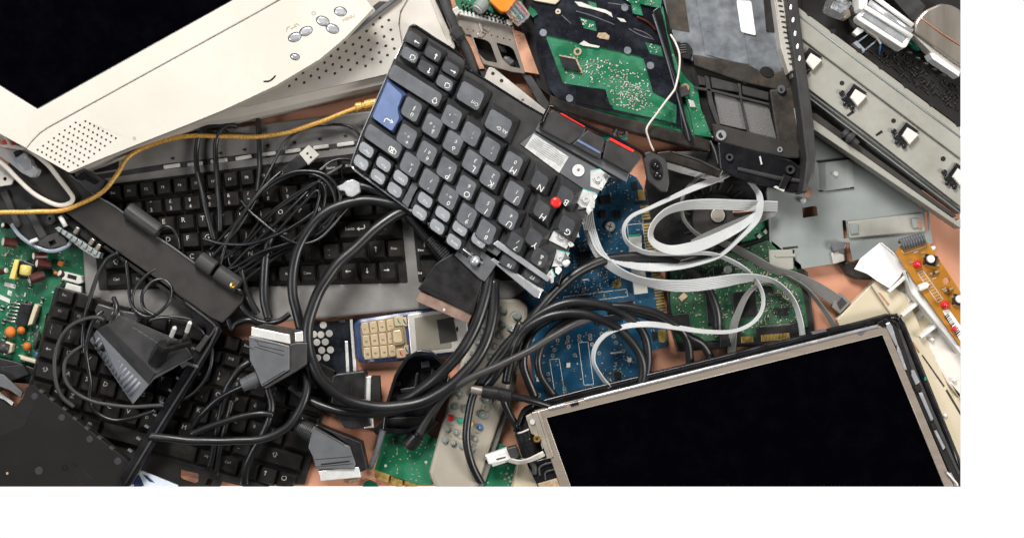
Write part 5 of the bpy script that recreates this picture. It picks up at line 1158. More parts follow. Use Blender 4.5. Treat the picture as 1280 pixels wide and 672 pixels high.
MB().poly([(573, 14), (576, 12), (640, 27), (641, 33), (574, 18.5)], 38, 48, 1.2).out('top_rail', 'nickel', db)
MB().poly([(596, 42), (600, 41), (606, 43), (602, 47), (597, 46)], dbz, dbz + 2, .5).poly([(598, 28), (602, 30), (605, 41), (602, 40)], dbz, dbz + 3, .6).poly([(606, 32), (612, 36), (610, 40), (604, 36)], dbz, dbz + 2, .4).out('pressed_mark', 'steel', db)
MB().poly([(621, 56), (632, 59), (634, 66), (626, 64)], 20, 28, 1).lathe((630, 72, 24), (642, 82, 24), [(0, 3), (.3, 5), (.8, 5), (1, 2)], 12).out('bay_part', 'grey_plastic', db)
MB().poly([(564, 12), (572, 8), (576, 14), (570, 20)], 38, 50, 1).lathe((636, 28, 46), (637, 28, 54), [(0, 4), (1, 3.6)], 14, 0).out('corner_post', 'phone_silver', db)
bc = T('circuit_board', 'green board edge with pins and a grey capacitor, behind drive bay', 'circuit board', 605, 8)
MB().poly([(560, -30), (660, -30), (648, 26), (640, 28), (572, 12)], 34, 44).out('board', 'pcb_green', bc)
pb = MB()
for k in range(13):
    for j in range(3): pb.lathe((578 + k * 5 + j, 3 + k * 1.7 + j * 4, 44), (577 + k * 5 + j, 5 + k * 1.7 + j * 4, 52), [(0, 1.4), (1, 1)], 6)
pb.out('header_pins', 'chip_black', bc)
ps = MB()
for k in range(13): ps.lathe((579 + k * 5, 6 + k * 1.7, 51), (578.6 + k * 5, 6.6 + k * 1.7, 54), [(0, 1), (1, .8)], 6)
ps.out('pin_tips', 'solder', bc)
MB().lathe((606, 2, 54), (597, 12, 58), [(0, 8.5), (.9, 8.5), (1, 7.4)], 20).out('capacitor', 'rubber_grey', bc)
MB().lathe((597.6, 11.6, 58), (596.6, 12.8, 58.5), [(0, 7), (1, 6.6)], 20).out('capacitor_end', 'smd_white', bc)
MB().poly([(662, 8), (668, 12), (672, 18), (666, 22), (660, 14)], 40, 46).thing('board_scrap', 'tiny bright green board corner beside the network plug', 'circuit board', 'pcb_green')
# rails left of bay
MB().poly([(522, -30), (538, -30), (560, 30), (574, 64), (588, 90), (578, 86), (560, 60), (540, 30)], 22, 40, 1, 1).thing('black_rail', 'glossy black plastic rail between the monitor and drive bay', 'rail', 'black_gloss')
MB().poly([(541, -30), (549, -30), (576, 62), (569, 66)], 12, 30, .6, 0).thing('cream_strip', 'thin cream plastic strip beside the glossy black rail', 'strip', 'white_cord')
st = MB().tube([(553, -10, 46), (561, 16, 48), (571, 38, 48)], 5, 12, 3, rad=[7, 6, 4.5]).lathe((566, 34, 50), (577, 50, 50), [(0, 5), (.3, 9), (.8, 8), (1, 4)], 12).tube([(572, 42, 46), (584, 64, 42), (596, 96, 38)], 6, 12, 3)
st.thing('cable_boot', 'black grey cable with thick boot running beside the copper tape', 'cable', 'grey_dark')
# network plug
np_ = T('network_plug', 'network plug in an orange sleeve, coloured wires seen through its clear tip', 'cable plug', 640, 12)
MB().poly([(609, -30), (648, -30), (647, -2), (634, 15), (626, 15), (612, 2)], 48, 66, 2, 2).out('sleeve', 'orange_sleeve', np_)
MB().poly([(645, 1), (650, 2), (662, 18), (660, 22), (648, 32), (645, 30), (630, 13)], 52, 54).poly([(632, 12), (646, 2), (649, 6), (636, 16)], 54, 57).out('plug_body', 'smd_white', np_)
wr = MB(); cols = ['red', 'smd_white', 'blue_button', 'smd_white', 'green_button', 'smd_white', 'orange_cap', 'smd_tan']
for k in range(8):
    a = Vector((647, 4)).lerp(Vector((632, 15)), k / 7); b = a + Vector((12.5, 15)); wr.tube([(a.x, a.y, 57.5), (b.x, b.y, 57.5)], 1.1, 6, 1, k)
wr.out('wires', cols, np_)
MB().poly([(646, 0), (651, 2), (663, 18), (661, 22), (648, 33), (645, 31), (630, 14)], 56, 64, 1, 1).out('clear_shell', 'glass_clear', np_)
# metal strip with bar code
ms = T('metal_strip', 'beige metal strip with a bar code label beside the torn keyboard', 'metal strip', 640, 125)
MB().poly([(610, 86), (613, 84), (618, 85.5), (683, 138), (674, 162), (600, 111)], 50, 55, .5, 1, 0, [circ(616, 92, 2.4, 14), circ(627, 101, 2.4, 14), circ(653.5, 125, 1.8, 12)]).out('strip', 'phone_silver', ms)
MB().poly([(643, 122), (679, 147), (672, 162), (636, 136)], 54, 55.8).out('label', 'old_cream', ms)
bcm = MB(); R_ = random.Random(4); t = .03
while t < .97:
    w = R_.choice((.012, .02, .03)); a = Vector((642.5, 131)).lerp(Vector((674, 154)), t); d = Vector((-3.5, 6.4))
    bcm.line([a, a + d], w * 39, 56.1); t += w + R_.choice((.014, .022))
bcm.out('bar_code', 'hole_black', ms)

# ================================================================= small speaker and thin lead
sk_ = T('laptop_speaker', 'tiny black oval laptop speaker in a slanted frame', 'speaker', 822, 212)
MB().poly([(803, 192), (812, 189), (831, 198), (834, 204), (837, 228), (834, 240), (826, 239), (810, 226)], 40, 54, 1.5, 2).out('frame', 'grey_dark', sk_)
MB().poly(circ(820.5, 212, 8, 26, 14, -14), 50, 55, .5).out('surround', 'hole_black', sk_)
MB().lathe((819.5, 207, 53), (819.5, 207, 60), [(0, 6), (.5, 5.4), (.85, 3.4), (1, 1)], 20, sm=True).lathe((822, 219, 53), (822, 219, 58), [(0, 6), (.5, 5.4), (.85, 3.4), (1, 1)], 20, sm=True).out('cone', 'black_gloss', sk_)
MB().tube([(838, 44, 50), (844, 54, 58), (849, 68, 60), (849, 84, 60), (845, 107, 60), (840, 117, 60), (824, 138, 58), (812, 154, 54), (808, 163, 52), (810, 172, 48), (813, 181, 44), (817, 189, 42)], 1.25, 8).thing('thin_wire', 'single thin cream wire bent over the open laptop base', 'wire', 'white_cord')
MB().tube([(766, 176, 30), (768, 164, 34), (773, 158, 36), (780, 160, 36), (782, 168, 34), (776, 171, 32), (772, 165, 30)], 2.6, 10).tube([(752, 172, 18), (770, 174, 20), (784, 172, 20)], 3, 8, 4, 1).thing('cable_loop', 'short grey cable knot between red button stripe and laptop base', 'cable', ['grey_plastic', 'teal'])

# ================================================================= LCD panel, lower right
lz = 40
lc = T('laptop_screen', 'black laptop display panel with metal frame in the lower right', 'screen', 940, 560)
BR_, BL_ = (1181, 609), (738, 676)
MB().poly([(664, 508), (680, 500), (860, 458), (1000, 423), (1108, 397), (1120, 397), (1127, 404), (1205, 596), (1203, 611), (1188, 620), (728, 694), (714, 688), (676, 607), (645, 548), (644, 540), (655, 514)], 12, 30, 2, 4).out('back_cover', 'black_plastic', lc)
MB().tube([(644, 540, 34), (654, 514, 34), (665, 507, 34), (682, 500, 34), (860, 457, 34), (1000, 422, 34), (1110, 396, 34), (1121, 398, 34), (1127, 406, 34), (1160, 488, 34), (1206, 598, 34)], 3.2, 10, 3).out('cover_rim', 'black_gloss', lc)
MB().poly([(1095, 396), (1110, 392), (1124, 394), (1132, 404), (1140, 424), (1207, 588), (1204, 600), (1120, 405), (1112, 401), (1060, 412), (1062, 405)], 14, 33, 2).out('corner_shell', 'charcoal_warm', lc)
outer = [(668, 514), (1103, 406), (1110, 412), (1192, 606), (1188, 612), (737, 686), (731, 682), (700, 607)]
MB().poly(outer, 26, lz, 1, 1, 0, [[(683, 522), (713, 607), (738, 676), BR_, (1103, 418.5)]]).out('metal_frame', 'lcd_metal', lc)
MB().poly([(681, 521), (1104, 417), (1183, 611), (735, 680)], 24, lz - 1.4).out('display', 'screen_black', lc)
MB().tube([(682.5, 521.6, lz), (1103.2, 418, lz), (1182, 609, lz)], .35, 6, 1).tube([(682.5, 521.6, lz), (713, 607, lz), (737, 675, lz)], .35, 6, 1).tube([(668, 513, lz), (760, 489.6, lz), (1100, 405, lz)], .5, 6, 1).out('frame_edge', 'phone_silver', lc)
MB().poly([(730, 498), (734, 496.5), (1096, 406), (1098, 408.5), (732, 500)], 30, lz + 2, .6).poly([(685, 509.5), (706, 504), (707, 507), (686, 512)], 30, lz + 2, .5).out('top_flange', 'silver_plastic', lc)
MB().poly([(1014, 415), (1032, 411), (1034, 414), (1016, 418)], 30, lz + 2, .5).poly([(1072, 418), (1082, 408), (1086, 408), (1077, 419)], 36, lz + .6).out('tape_mark', 'grey_plastic', lc)
MB().poly([(712, 504), (722, 501), (724, 505), (714, 508)], 30, 42, .8).poly([(1096, 403), (1104, 400), (1110, 407), (1104, 409)], 30, 42, .8).out('black_pad', 'black_gloss', lc)
MB().poly([(665, 515), (671, 514), (690, 572), (684, 573)], 26, lz + 1.6, .8).poly([(672, 515), (675, 514.5), (692, 570), (689.5, 571)], 26, lz + 2.4, .6).out('side_flange', 'plate_tan', lc)
MB().poly([(657, 520), (664, 516), (668, 520), (682, 556), (678, 562), (674, 546), (664, 542)], 26, 40, .8, 1).out('mount_plate', 'plate_tan', lc)
MB().lathe((665.5, 527, 40), (665.5, 527, 42.6), [(0, 3.6), (1, 3)], 16).out('screw', 'nickel', lc)
MB().lathe((671, 548, 38), (671, 548, 46), [(0, 4.8), (.8, 4.6), (1, 3.4)], 18).out('brass_nut', 'brass', lc)
MB().cyl(671, 548, 2, 40, 46.4, 0, 12).out('nut_hole', 'hole_black', lc)
MB().lathe((652, 539, 40), (662, 570, 40), [(0, 6), (.04, 9), (.42, 9), (.43, 8.4), (.47, 8.4), (.48, 9), (.96, 9), (1, 7)], 22).out('hinge_barrel', 'black_gloss', lc)
MB().tube([(647.5, 541, 47), (653, 539.5, 49), (661, 536, 48)], 1.1, 8).out('hinge_ring', 'smd_white', lc)
MB().poly([(658, 578), (690, 570), (697, 588), (708, 620), (690, 640), (672, 608)], 14, 36, 1.2, 1).out('hinge_base', 'black_gloss', lc)
MB().tube([(675, 594, 38), (674, 585, 38), (680, 580, 38), (692, 577, 38)], 1.5, 8).tube([(682, 600, 38), (682, 590, 38), (694, 586, 38)], 1.2, 8).tube([(664, 577, 37), (668, 584, 38), (668, 592, 37)], 3.4, 10).out('cable_guide', 'grey_dark', lc)
MB().poly([(672, 604), (696, 597), (706, 622), (690, 636)], 30, 39, 1).out('mount_plate', 'smd_tan', lc)
# right side strips
MB().poly([(1106, 405), (1113, 403), (1121, 408), (1200, 600), (1194, 606)], 24, 38, .6).out('side_channel', 'hole_black', lc)
MB().poly([(1106, 405), (1112, 402), (1116, 408), (1123, 432), (1120, 432)], 30, 42, 1.2).poly([(1120, 425), (1126, 438), (1134, 462), (1131, 462), (1122, 440)], 30, 41, .8).poly([(1139, 462), (1143, 462), (1150, 477), (1145, 481), (1140, 470)], 30, 41, .8).poly([(1148, 490), (1153, 490), (1167, 523), (1164, 526)], 30, 41, .8).poly([(1167, 537), (1171, 537), (1182, 559), (1179, 562)], 30, 41, .8).poly([(1185, 592), (1189, 590), (1198, 606), (1194, 607)], 30, 41, .8).out('backlight_strip', 'silver_plastic', lc)
MB().poly([(1122, 410), (1126, 412), (1152, 478), (1200, 590), (1198, 594), (1146, 480)], 28, 39, .8).out('lead_run', 'grey_dark', lc)
MB().poly([(1143, 483), (1150, 480), (1153, 486), (1146, 490)], 30, 43, 1, 1).poly([(1163, 529), (1168, 527), (1171, 535), (1166, 537)], 30, 43, 1, 1).out('black_pad', 'hole_black', lc)
MB().tube([(1184, 590, 42), (1190, 597, 43), (1196, 604, 42), (1197, 608, 40)], 1.4, 8).out('white_lead', 'white_plastic', lc)
MB().box(1157, 473, 2, 4, 0, 30, 41).out('green_mark', 'green_button', lc)
# plug hanging from the hinge
wp = T('ribbon_plug', 'small white ribbon plug with a flat tail at the screen hinge', 'cable plug', 628, 572)
MB().poly([(606, 569), (632, 560), (645, 558), (648, 571), (634, 575), (611, 580)], 20, 36, 1.2, .8).out('plug_body', 'white_plastic', wp)
MB().poly([(633, 560), (645, 557), (649, 566), (647, 571), (638, 572)], 20, 40, 1.2, 1).out('plug_cap', 'grey_dark', wp)
MB().poly([(613, 578), (635, 572), (637, 576), (616, 583)], 16, 28, 1).poly([(618, 568), (632, 564), (632, 565.5), (619, 569.5)], 34, 36.6).poly([(620, 573), (632, 570), (632, 571.5), (621, 574.5)], 34, 36.6, 0, 0, 1).out('plug_foot', ['paper', 'grey_dark'], wp)
MB().ribbon([(636, 574, 34, 5), (648, 577, 36, 5), (660, 575, 44, 5), (672, 570, 46, 6), (680, 566, 44, 6)], 9, 1, 6).out('tail', 'white_cord', wp)

# ================================================================= cream chassis and amber board, right
cc = T('printer_cover', 'cream plastic printer chassis with ribs behind the display, right edge', 'printer part', 1140, 430)
MB().poly([(1046, 399), (1088, 356), (1092, 358), (1116, 392), (1134, 430), (1204, 592), (1203, 606), (1185, 606), (1120, 440), (1100, 400), (1050, 408)], 4, 20, 1.5, 1).out('side_wall', 'old_cream', cc)
MB().poly([(1089, 357), (1093, 350), (1102, 349), (1130, 366), (1134, 372), (1203, 520), (1204, 590), (1128, 414)], 4, 26, 2, 2).out('lower_tray', 'old_cream', cc)
MB().poly([(1110, 362), (1137, 342), (1203, 430), (1203, 522), (1140, 405)], 4, 16, 1).out('tray_floor', 'old_cream', cc)
MB().poly([(1130, 338), (1136, 336), (1144, 346), (1203, 424), (1203, 446), (1186, 424), (1140, 368)], 6, 44, 2.5, 1).out('long_wall', 'white_plastic', cc)
for a, b in (((1110, 363), (1132, 343)), ((1127, 393), (1154, 370)), ((1150, 420), (1170, 404))):
    MB().poly([(a[0], a[1]), (b[0], b[1]), (b[0] + 3, b[1] + 4), (a[0] + 2, a[1] + 3)], 6, 36, 1).out('rib', 'white_plastic', cc)
MB().poly([(1120, 367), (1137, 353), (1146, 368), (1130, 384)], 14, 17, .5).poly([(1138, 398), (1158, 380), (1163, 386), (1144, 402)], 14, 17, .5).out('paper_strip', 'paper', cc)
MB().poly([(1150, 420), (1176, 398), (1203, 436), (1203, 500), (1184, 478)], 10, 24, 3, 3).out('curved_panel', 'white_cord', cc)
MB().poly([(1152, 444), (1153.5, 443), (1181, 482), (1179.5, 483.5)], 20, 26.4).poly([(1182, 488), (1184, 486), (1203, 518), (1203, 523)], 20, 26.4).poly([(1140, 428), (1142, 427), (1150, 440), (1148, 441)], 20, 26.4, mi=1).poly([(1098, 366), (1100, 365), (1112, 380), (1110, 382)], 20, 26.4, mi=1).out('slit', ['dusty_black', 'copper'], cc)
for x, y in ((1163.5, 424), (1191.5, 475), (1180, 519)): MB().lathe((x, y, 22), (x + 2, y, 30), [(0, 3), (.7, 2.6), (1, 1)], 10, sm=True).out('stud', 'white_plastic', cc)
ab = T('circuit_board', 'amber circuit board with red lamps and push buttons, right edge', 'circuit board', 1165, 360)
MB().poly([(1120, 315), (1127, 306), (1152, 299.5), (1160, 303), (1203, 368), (1203, 436), (1150, 362), (1139, 346)], 44, 50, 0, 1, 0, [circ(1183, 351, 4.6, 18)]).out('board', 'amber_board', ab)
MB().poly([(1164, 308), (1169, 307), (1170, 310), (1166, 314)], 40, 50, 1, 1).poly([(1148, 356), (1158, 352), (1163, 355), (1160, 360), (1150, 364)], 40, 56, 2, 2).out('clip', 'white_plastic', ab)
cn = MB()
for k in range(9):
    x = 1125 + k * 3.3; cn.tube([(x - 1, 303 - k * .95, 52), (x + .5, 299.5 - k * .95, 59), (x + 3, 304 - k * .95, 61), (x + 4.5, 309.5 - k * .95, 58), (x + 5, 311.5 - k * .95, 50)], 1.9, 8, 4)
cn.out('ribbon_stub', 'grey_plastic', ab)
pc = MB(); pc.line([(1127, 313), (1130, 317), (1157, 308), (1155, 304)], .8, 50.3)
pc.line([(1147, 341), (1153.5, 338), (1179, 374), (1172, 378)], .8, 50.3, 0, True)
for k in range(10): pc.line([(1149 + k * 2.4, 343 + k * 3.4), (1154 + k * 2.4, 341 + k * 3.4)], .5, 50.3)
pc.text('LED', 1139, 327, 4.4, -20, 50.3).text('SW', 1154, 316, 4, -10, 50.3).line([(1166, 348), (1170, 347)], 1.4, 50.3).line([(1178, 361.5), (1182, 360)], 1.4, 50.3).line([(1143, 315.5), (1147, 314)], 1.4, 50.3)
pc.out('silkscreen', 'smd_white', ab)
for x, y, s in ((1146.5, 330.5, 1), (1181, 381, 1), (1192, 411.5, .7)):
    MB().lathe((x, y, 50), (x + 1, y - .6, 61), [(0, 5.4 * s), (.12, 5.4 * s), (.14, 4.7 * s), (.6, 4.7 * s), (.85, 3.4 * s), (1, 1 * s)], 18, sm=True).out('red_lamp', 'red_lamp', ab)
for x, y in ((1164, 325), (1200, 375)):
    b = MB().poly(rect(x, y, 15, 13, 12), 50, 57, 1).out('push_button', 'chip_black', ab)
    MB().cyl(x, y - 1.5, 5, 56, 61, 1, 18).out('button_cap', 'white_plastic', b)
    lg = MB()
    for u, v in ((-8, -4), (-7, 5), (8, -3), (8, 6)): lg.box(x + u, y + v, 3, 2.4, 12, 50, 54, .4)
    lg.out('button_legs', 'solder', b)
for x, y in ((1167, 342), (1185, 363)):
    MB().tube([(x - 5, y + 1, 51), (x - 2, y, 54), (x + 3, y - 2, 54), (x + 6, y - 3, 51)], 1.5, 8).tube([(x - 1.6, y, 54.2), (x + 1.6, y - 1.2, 54.2)], 1.9, 8, 1, 1).out('resistor', ['smd_tan', 'maroon'], ab)
sl = MB().poly([(1178, 388), (1186, 386), (1203, 410), (1203, 430)], 49, 51).out('sticker', 'paper', ab)
bb = MB(); R_ = random.Random(9); t = .05
while t < .95:
    w = R_.choice((.02, .035, .05)); a = Vector((1184, 391)).lerp(Vector((1203, 419)), t); bb.line([a, a + Vector((-4, 3.4))], w * 30, 51.3); t += w + .035
bb.out('bar_code', 'hole_black', sl)
MB().poly([(1068, 336), (1075.5, 323), (1089, 312), (1100, 303), (1110, 309), (1120, 319), (1131, 334), (1125, 346), (1112, 360), (1098, 352), (1084, 342)], 33, 34).poly([(1100, 303), (1103, 303.5), (1118, 316), (1121, 321)], 34, 36).thing('paper_scrap', 'torn white paper curling out of the cream chassis', 'paper', 'paper')
MB().poly([(1048, 328), (1060, 326), (1074, 330), (1096, 345), (1088, 350), (1070, 349), (1060, 345)], 2, 12, 3, 4).thing('dark_piece', 'short dark brown strap on the table under the paper', 'piece', 'dusty_black')  # low dark brown shape on the table below the paper
# ================================================================= cables
def cable(name, label, pts, r, m='cable_black', cat='cable', z=None, n=12, group=None):
    group = group or {'thick_cable': 'thick black cables in the pile', 'thin_cable': 'thin cords in the pile', 'white_cable': 'white cords at the left edge'}.get(name)
    P = [(p[0], p[1], p[2] if len(p) > 2 else z) for p in pts]
    return MB().tube(P, r, n, 8).thing(name, label, cat, m, group)

cable('braided_cable', 'golden braided cable sweeping from the left edge to the monitor', [(-30, 266, 52), (0, 266, 52), (40, 264.5, 51), (78, 262.5, 51), (105, 253, 52), (130, 238, 54), (146, 219, 52), (155, 203, 46), (165, 193, 40), (182, 184, 36), (206, 176, 34), (234, 170, 32), (270, 170, 30), (310, 171.5, 30), (345, 168, 34), (375, 161, 38), (405, 151, 42), (430, 141, 44), (448, 133.5, 46)], 2.9, 'gold_braid', z=40)
MB().lathe((444, 135, 46), (472, 128, 46), [(0, 4), (.08, 6), (.3, 5.4), (.34, 4.4), (.4, 4.4), (.45, 6), (.7, 6), (1, 5)], 14).thing('cable_plug', 'gold plug end of the braided cable at the blue key', 'cable plug', 'gold_braid')
cable('white_cable', 'cream white cord looped over the dark cover at the left edge', [(-30, 184, 58), (0, 182.5, 58), (20, 184, 58), (38, 189, 57), (56, 203, 55), (73, 222, 53), (86, 239, 52), (91, 247, 52), (88, 253, 52), (76, 256, 52), (60, 252, 52), (42, 242, 53), (22, 224, 55), (6, 207, 57), (-20, 186, 59)], 2.9, 'white_cord')
cable('white_cable', 'short cream cord crossing the red patch above the white loop', [(-20, 146, 110), (-4, 160, 90), (5, 168, 72), (11, 178, 62), (14, 188, 54)], 2.6, 'white_cord')
cp = T('clear_plug', 'clear plastic plug lying inside the white cord loop', 'cable plug', 30, 200)
MB().poly([(-10, 178), (10, 186), (26, 188), (36, 196), (40, 206), (48, 212), (44, 220), (38, 222), (26, 216), (12, 204), (-10, 190)], 47, 62, 3, 3).out('plug_body', 'clear', cp)
MB().poly([(20, 196), (30, 190), (37, 198), (39, 208), (30, 214), (22, 206)], 48, 66, 2, 2).lathe((34, 216, 56), (46, 209, 56), [(0, 4), (1, 4)], 10).out('plug_tip', 'silver_plastic', cp)
MB().poly([(2, 176), (12, 174), (19, 180), (18, 184), (6, 187)], 48, 60, 1, 1).out('red_insert', 'red', cp)
MB().poly([(16, 190), (24, 187), (26, 190), (19, 196)], 50, 68, .6).out('dark_insert', 'hole_black', cp)

# heavy black cables
cable('thick_cable', 'heaviest glossy black cable in a big round loop below centre', [(612, 338, 44), (610, 352, 48), (602, 388, 52), (586, 425, 54), (570, 447, 54), (545, 472, 52), (518, 492, 40), (500, 500, 30)], 7)
cable('thick_cable', 'black cable looping round past the black scart plug to centre', [(508, 262, 46), (488, 272, 50), (467, 289, 54), (443, 311, 57), (420, 332, 60), (404, 355, 62), (393, 378, 63), (386, 402, 64), (385, 425, 64), (389, 449, 63), (401, 473, 62), (422, 492, 60), (452, 505, 58), (490, 509, 56), (530, 501, 56), (563, 482, 56), (590, 456, 56), (608, 425, 54), (617, 390, 50), (618, 350, 44)], 7)
cable('thick_cable', 'black cable arching from torn keyboard left over the key rows', [(516, 264, 48), (496, 257, 50), (474, 252, 51), (450, 251, 52), (420, 258, 53), (394, 276, 54), (376, 304, 55), (367, 335, 56), (366, 365, 56), (371, 392, 55), (377, 415, 54)], 6.2)
cable('thick_cable', 'black cable leading into the coppery scart plug from above', [(440, 231, 44), (458, 234, 45), (480, 244, 45), (502, 261, 44), (520, 279, 42), (533, 296, 40), (540, 303, 39)], 6)
cable('thick_cable', 'black cable standing straight below the bundle left of the loops', [(343, 280, 46), (334, 310, 44), (330, 345, 42), (331, 375, 42), (336, 398, 42)], 5.6)
cable('thick_cable', 'black cable curving up to the grey scart plug from lower left', [(186, 545, 44), (215, 548, 47), (250, 550.5, 48), (290, 551, 49), (322, 549, 50), (346, 541, 51), (366, 526, 52), (379, 504, 53), (384, 480, 50), (380, 460, 44)], 5)
cable('thick_cable', 'black cable hanging down to the bottom edge below grey plug', [(334, 484, 40), (339, 505, 40), (336, 526, 40), (326, 547, 38), (315, 566, 34), (307, 586, 28), (304, 612, 14)], 5)
cable('thick_cable', 'black cable passing under the big loop toward the shell', [(362, 482, 40), (378, 495, 40), (396, 505, 42), (420, 512, 44), (450, 516.5, 44), (480, 516, 42), (506, 510, 40), (528, 502, 38)], 5.4)
cable('thick_cable', 'grey black cord from the grey plug toward the bezel leg', [(306, 482, 64), (290, 489, 58), (272, 499, 50), (256, 513, 44), (246, 524, 38), (238, 540, 30)], 3.6, 'cable_gloss')
cable('thick_cable', 'black cord crossing the letter keys beneath the grey plug', [(238, 542, 40), (270, 530, 43), (300, 521, 45), (325, 516, 46), (342, 518, 44)], 4)
cable('thick_cable', 'black cord rising behind the left of the grey scart plug', [(312, 452, 44), (300, 460, 46), (290, 474, 45), (282, 490, 42), (276, 515, 36), (270, 545, 30), (262, 585, 20)], 4.4)
cable('thick_cable', 'second black cord going down beside that behind the grey plug', [(290, 500, 38), (284, 525, 36), (276, 555, 30), (270, 592, 18)], 3.4)
# right hand bundle
cable('thick_cable', 'uppermost black cable over the blue board into the hard drive', [(606, 486, 40), (618, 470, 44), (632, 447, 46), (652, 416, 48), (674, 388, 48), (698, 360, 46), (724, 339, 42), (755, 326, 36), (790, 320.5, 32), (818, 322, 30), (843, 330, 30), (868, 342, 30), (886, 362, 30), (895, 386, 28), (897, 414, 24)], 6.2)
cable('thick_cable', 'black cable arching flattest across the middle of the blue board', [(600, 480, 38), (618, 450, 44), (640, 424, 48), (664, 400, 50), (696, 382, 52), (730, 377.5, 50), (762, 384, 46), (788, 398, 42), (805, 419, 38), (810, 445, 34), (806, 480, 28)], 5.6)
cable('thick_cable', 'black cable arching lower across the blue board toward the display', [(632, 478, 40), (639, 447, 46), (650, 421, 50), (668, 403, 52), (694, 393, 53), (722, 391.5, 52), (750, 399, 50), (776, 413, 46), (795, 434, 42), (803, 458, 38), (801, 484, 32)], 5.6)
cable('thick_cable', 'dark grey cable running straight from barrel plug over the remote', [(523, 541, 32), (536, 520, 38), (550, 501, 46), (564, 487, 54), (582, 475, 60), (606, 464, 62), (634, 452, 62), (662, 438, 60), (688, 422, 56), (714, 408, 52), (738, 398, 46)], 4.6, 'grey_dark')
cable('thick_cable', 'black cable running right over gold contacts towards the table gap', [(690, 398, 40), (720, 387, 43), (760, 382, 44), (800, 386, 44), (830, 397, 42), (850, 411, 38), (860, 430, 30), (864, 462, 20)], 5.2)
cable('thick_cable', 'second black cable dropping over the drive toward the table gap', [(760, 388, 40), (800, 392, 38), (836, 406, 36), (860, 420, 34), (878, 430, 28), (890, 450, 20)], 5)
cable('thick_cable', 'black cable bending down the left edge of the blue board', [(712, 392, 36), (688, 398, 38), (668, 412, 38), (657, 432, 36), (654, 454, 34), (660, 475, 30), (668, 496, 24)], 5.4)
cable('thick_cable', 'black cable bending down inside blue board beside two square outlines', [(735, 395, 38), (706, 404, 38), (684, 422, 36), (673, 444, 34), (675, 466, 32), (686, 486, 28), (697, 500, 24)], 4.8)
cable('thick_cable', 'black cable lying lengthwise over the remote to the bottom edge', [(652, 402, 50), (632, 440, 48), (612, 462, 44), (594, 489, 42), (585, 520, 40), (583, 552, 38), (589, 578, 34), (600, 600, 26), (610, 616, 16)], 5)
cable('thick_cable', 'black cable curling round the right side of the remote', [(628, 490, 34), (631, 505, 32), (638, 520, 30), (647, 534, 28), (656, 546, 24)], 4.6)
# DC plugs
dp = T('power_plug', 'barrel power plug with a bare metal tip over the remote', 'cable plug', 635, 490)
MB().lathe((589, 485.5, 52), (605, 489, 52), [(0, 3.6), (0, 5.6), (.85, 5.8), (1, 5.2)], 18).out('metal_tip', 'steel', dp)
MB().lathe((602, 488.4, 52), (640, 495, 50), [(0, 5), (.03, 8), (.5, 8.4), (.52, 7.8), (.56, 7.8), (.58, 8.4), (.64, 8.4), (.66, 7.8), (.7, 7.8), (.72, 8.2), (.95, 7.6), (1, 5)], 20).out('grip', 'black_plastic', dp)
MB().tube([(638, 494.5, 50), (652, 497, 48), (668, 501, 44), (688, 507, 36)], 4.4, 12).out('cord', 'cable_black', dp)
d2 = T('power_plug', 'black barrel plug with rounded end on the green board', 'cable plug', 518, 550)
MB().lathe((528, 536, 26), (510, 557, 18), [(0, 4), (.06, 6.4), (.2, 7.2), (.24, 6.4), (.3, 6.6), (.34, 9), (.9, 10), (.97, 9.4), (1, 7.5), (1, 5), (.9, 4.6)], 22).out('grip', 'black_plastic', d2)
# two vertical cords across the grey keyboard
cable('thin_cable', 'left of two black cords hooked over the grey keyboard case', [(286, 163, 26), (274, 158, 30), (260, 158, 32), (250, 166, 30), (246, 184, 28), (246, 204, 30), (250, 230, 34), (256, 256, 38), (263, 284, 38), (268, 300, 36)], 3.4)
cable('thin_cable', 'right of two black cords hooked over the grey keyboard case', [(296, 158, 26), (284, 157, 30), (275, 163, 31), (270, 178, 29), (270, 200, 30), (272, 232, 34), (274, 262, 38), (275, 290, 38)], 3.4)
cable('thin_cable', 'lone black cord dropping from the monitor across small bright buttons', [(323, 148, 24), (323, 165, 26), (324, 190, 28), (324, 215, 32), (322, 240, 36)], 3.2)
# thin tangle on the grey keyboard
rg = random.Random(12)
def jit(pts, a): return [(p[0] + rg.uniform(-a, a), p[1] + rg.uniform(-a, a)) + tuple(p[2:]) for p in pts]
loop1 = [(262, 312, 40), (290, 284, 42), (318, 254, 45), (345, 228, 48), (374, 216, 50), (402, 222, 52), (418, 238, 53), (421, 256, 53), (412, 274, 52), (392, 290, 50), (362, 308, 48), (330, 325, 46), (300, 340, 44)]
cable('thin_cable', 'long thin black cord tangled in loops on the desktop keyboard', jit(loop1, 3) + jit([(286, 322, 42), (300, 300, 44), (330, 276, 47), (362, 252, 50), (390, 232, 53), (404, 236, 54), (408, 252, 54), (400, 275, 53), (378, 296, 51), (340, 316, 50), (300, 332, 48), (268, 352, 40)], 4) + jit([(274, 330, 42), (310, 300, 46), (345, 268, 50), (380, 240, 54), (398, 226, 56)], 4), 1.9, 'cable_gloss')
cable('thin_cable', 'thin black cord following the tangle outside its widest loop', jit([(300, 262, 40), (322, 243, 44), (350, 222, 50), (378, 213, 52), (406, 218, 54), (424, 236, 54), (424, 258, 52), (408, 284, 50), (380, 304, 46), (346, 322, 44), (310, 346, 42), (296, 366, 40)], 1.5), 2.2, 'cable_gloss')
cable('thin_cable', 'thin black cord running straight through the tangle to lower left', [(430, 205, 40), (404, 222, 48), (372, 252, 55), (340, 283, 56), (310, 312, 52), (280, 340, 46), (258, 352, 42)], 2, 'cable_gloss')
cable('thin_cable', 'thin black cord from the usb plug down into the tangle', [(352, 214, 42), (338, 226, 46), (320, 246, 50), (302, 270, 50), (286, 296, 48), (276, 326, 44), (272, 348, 42)], 2.3)
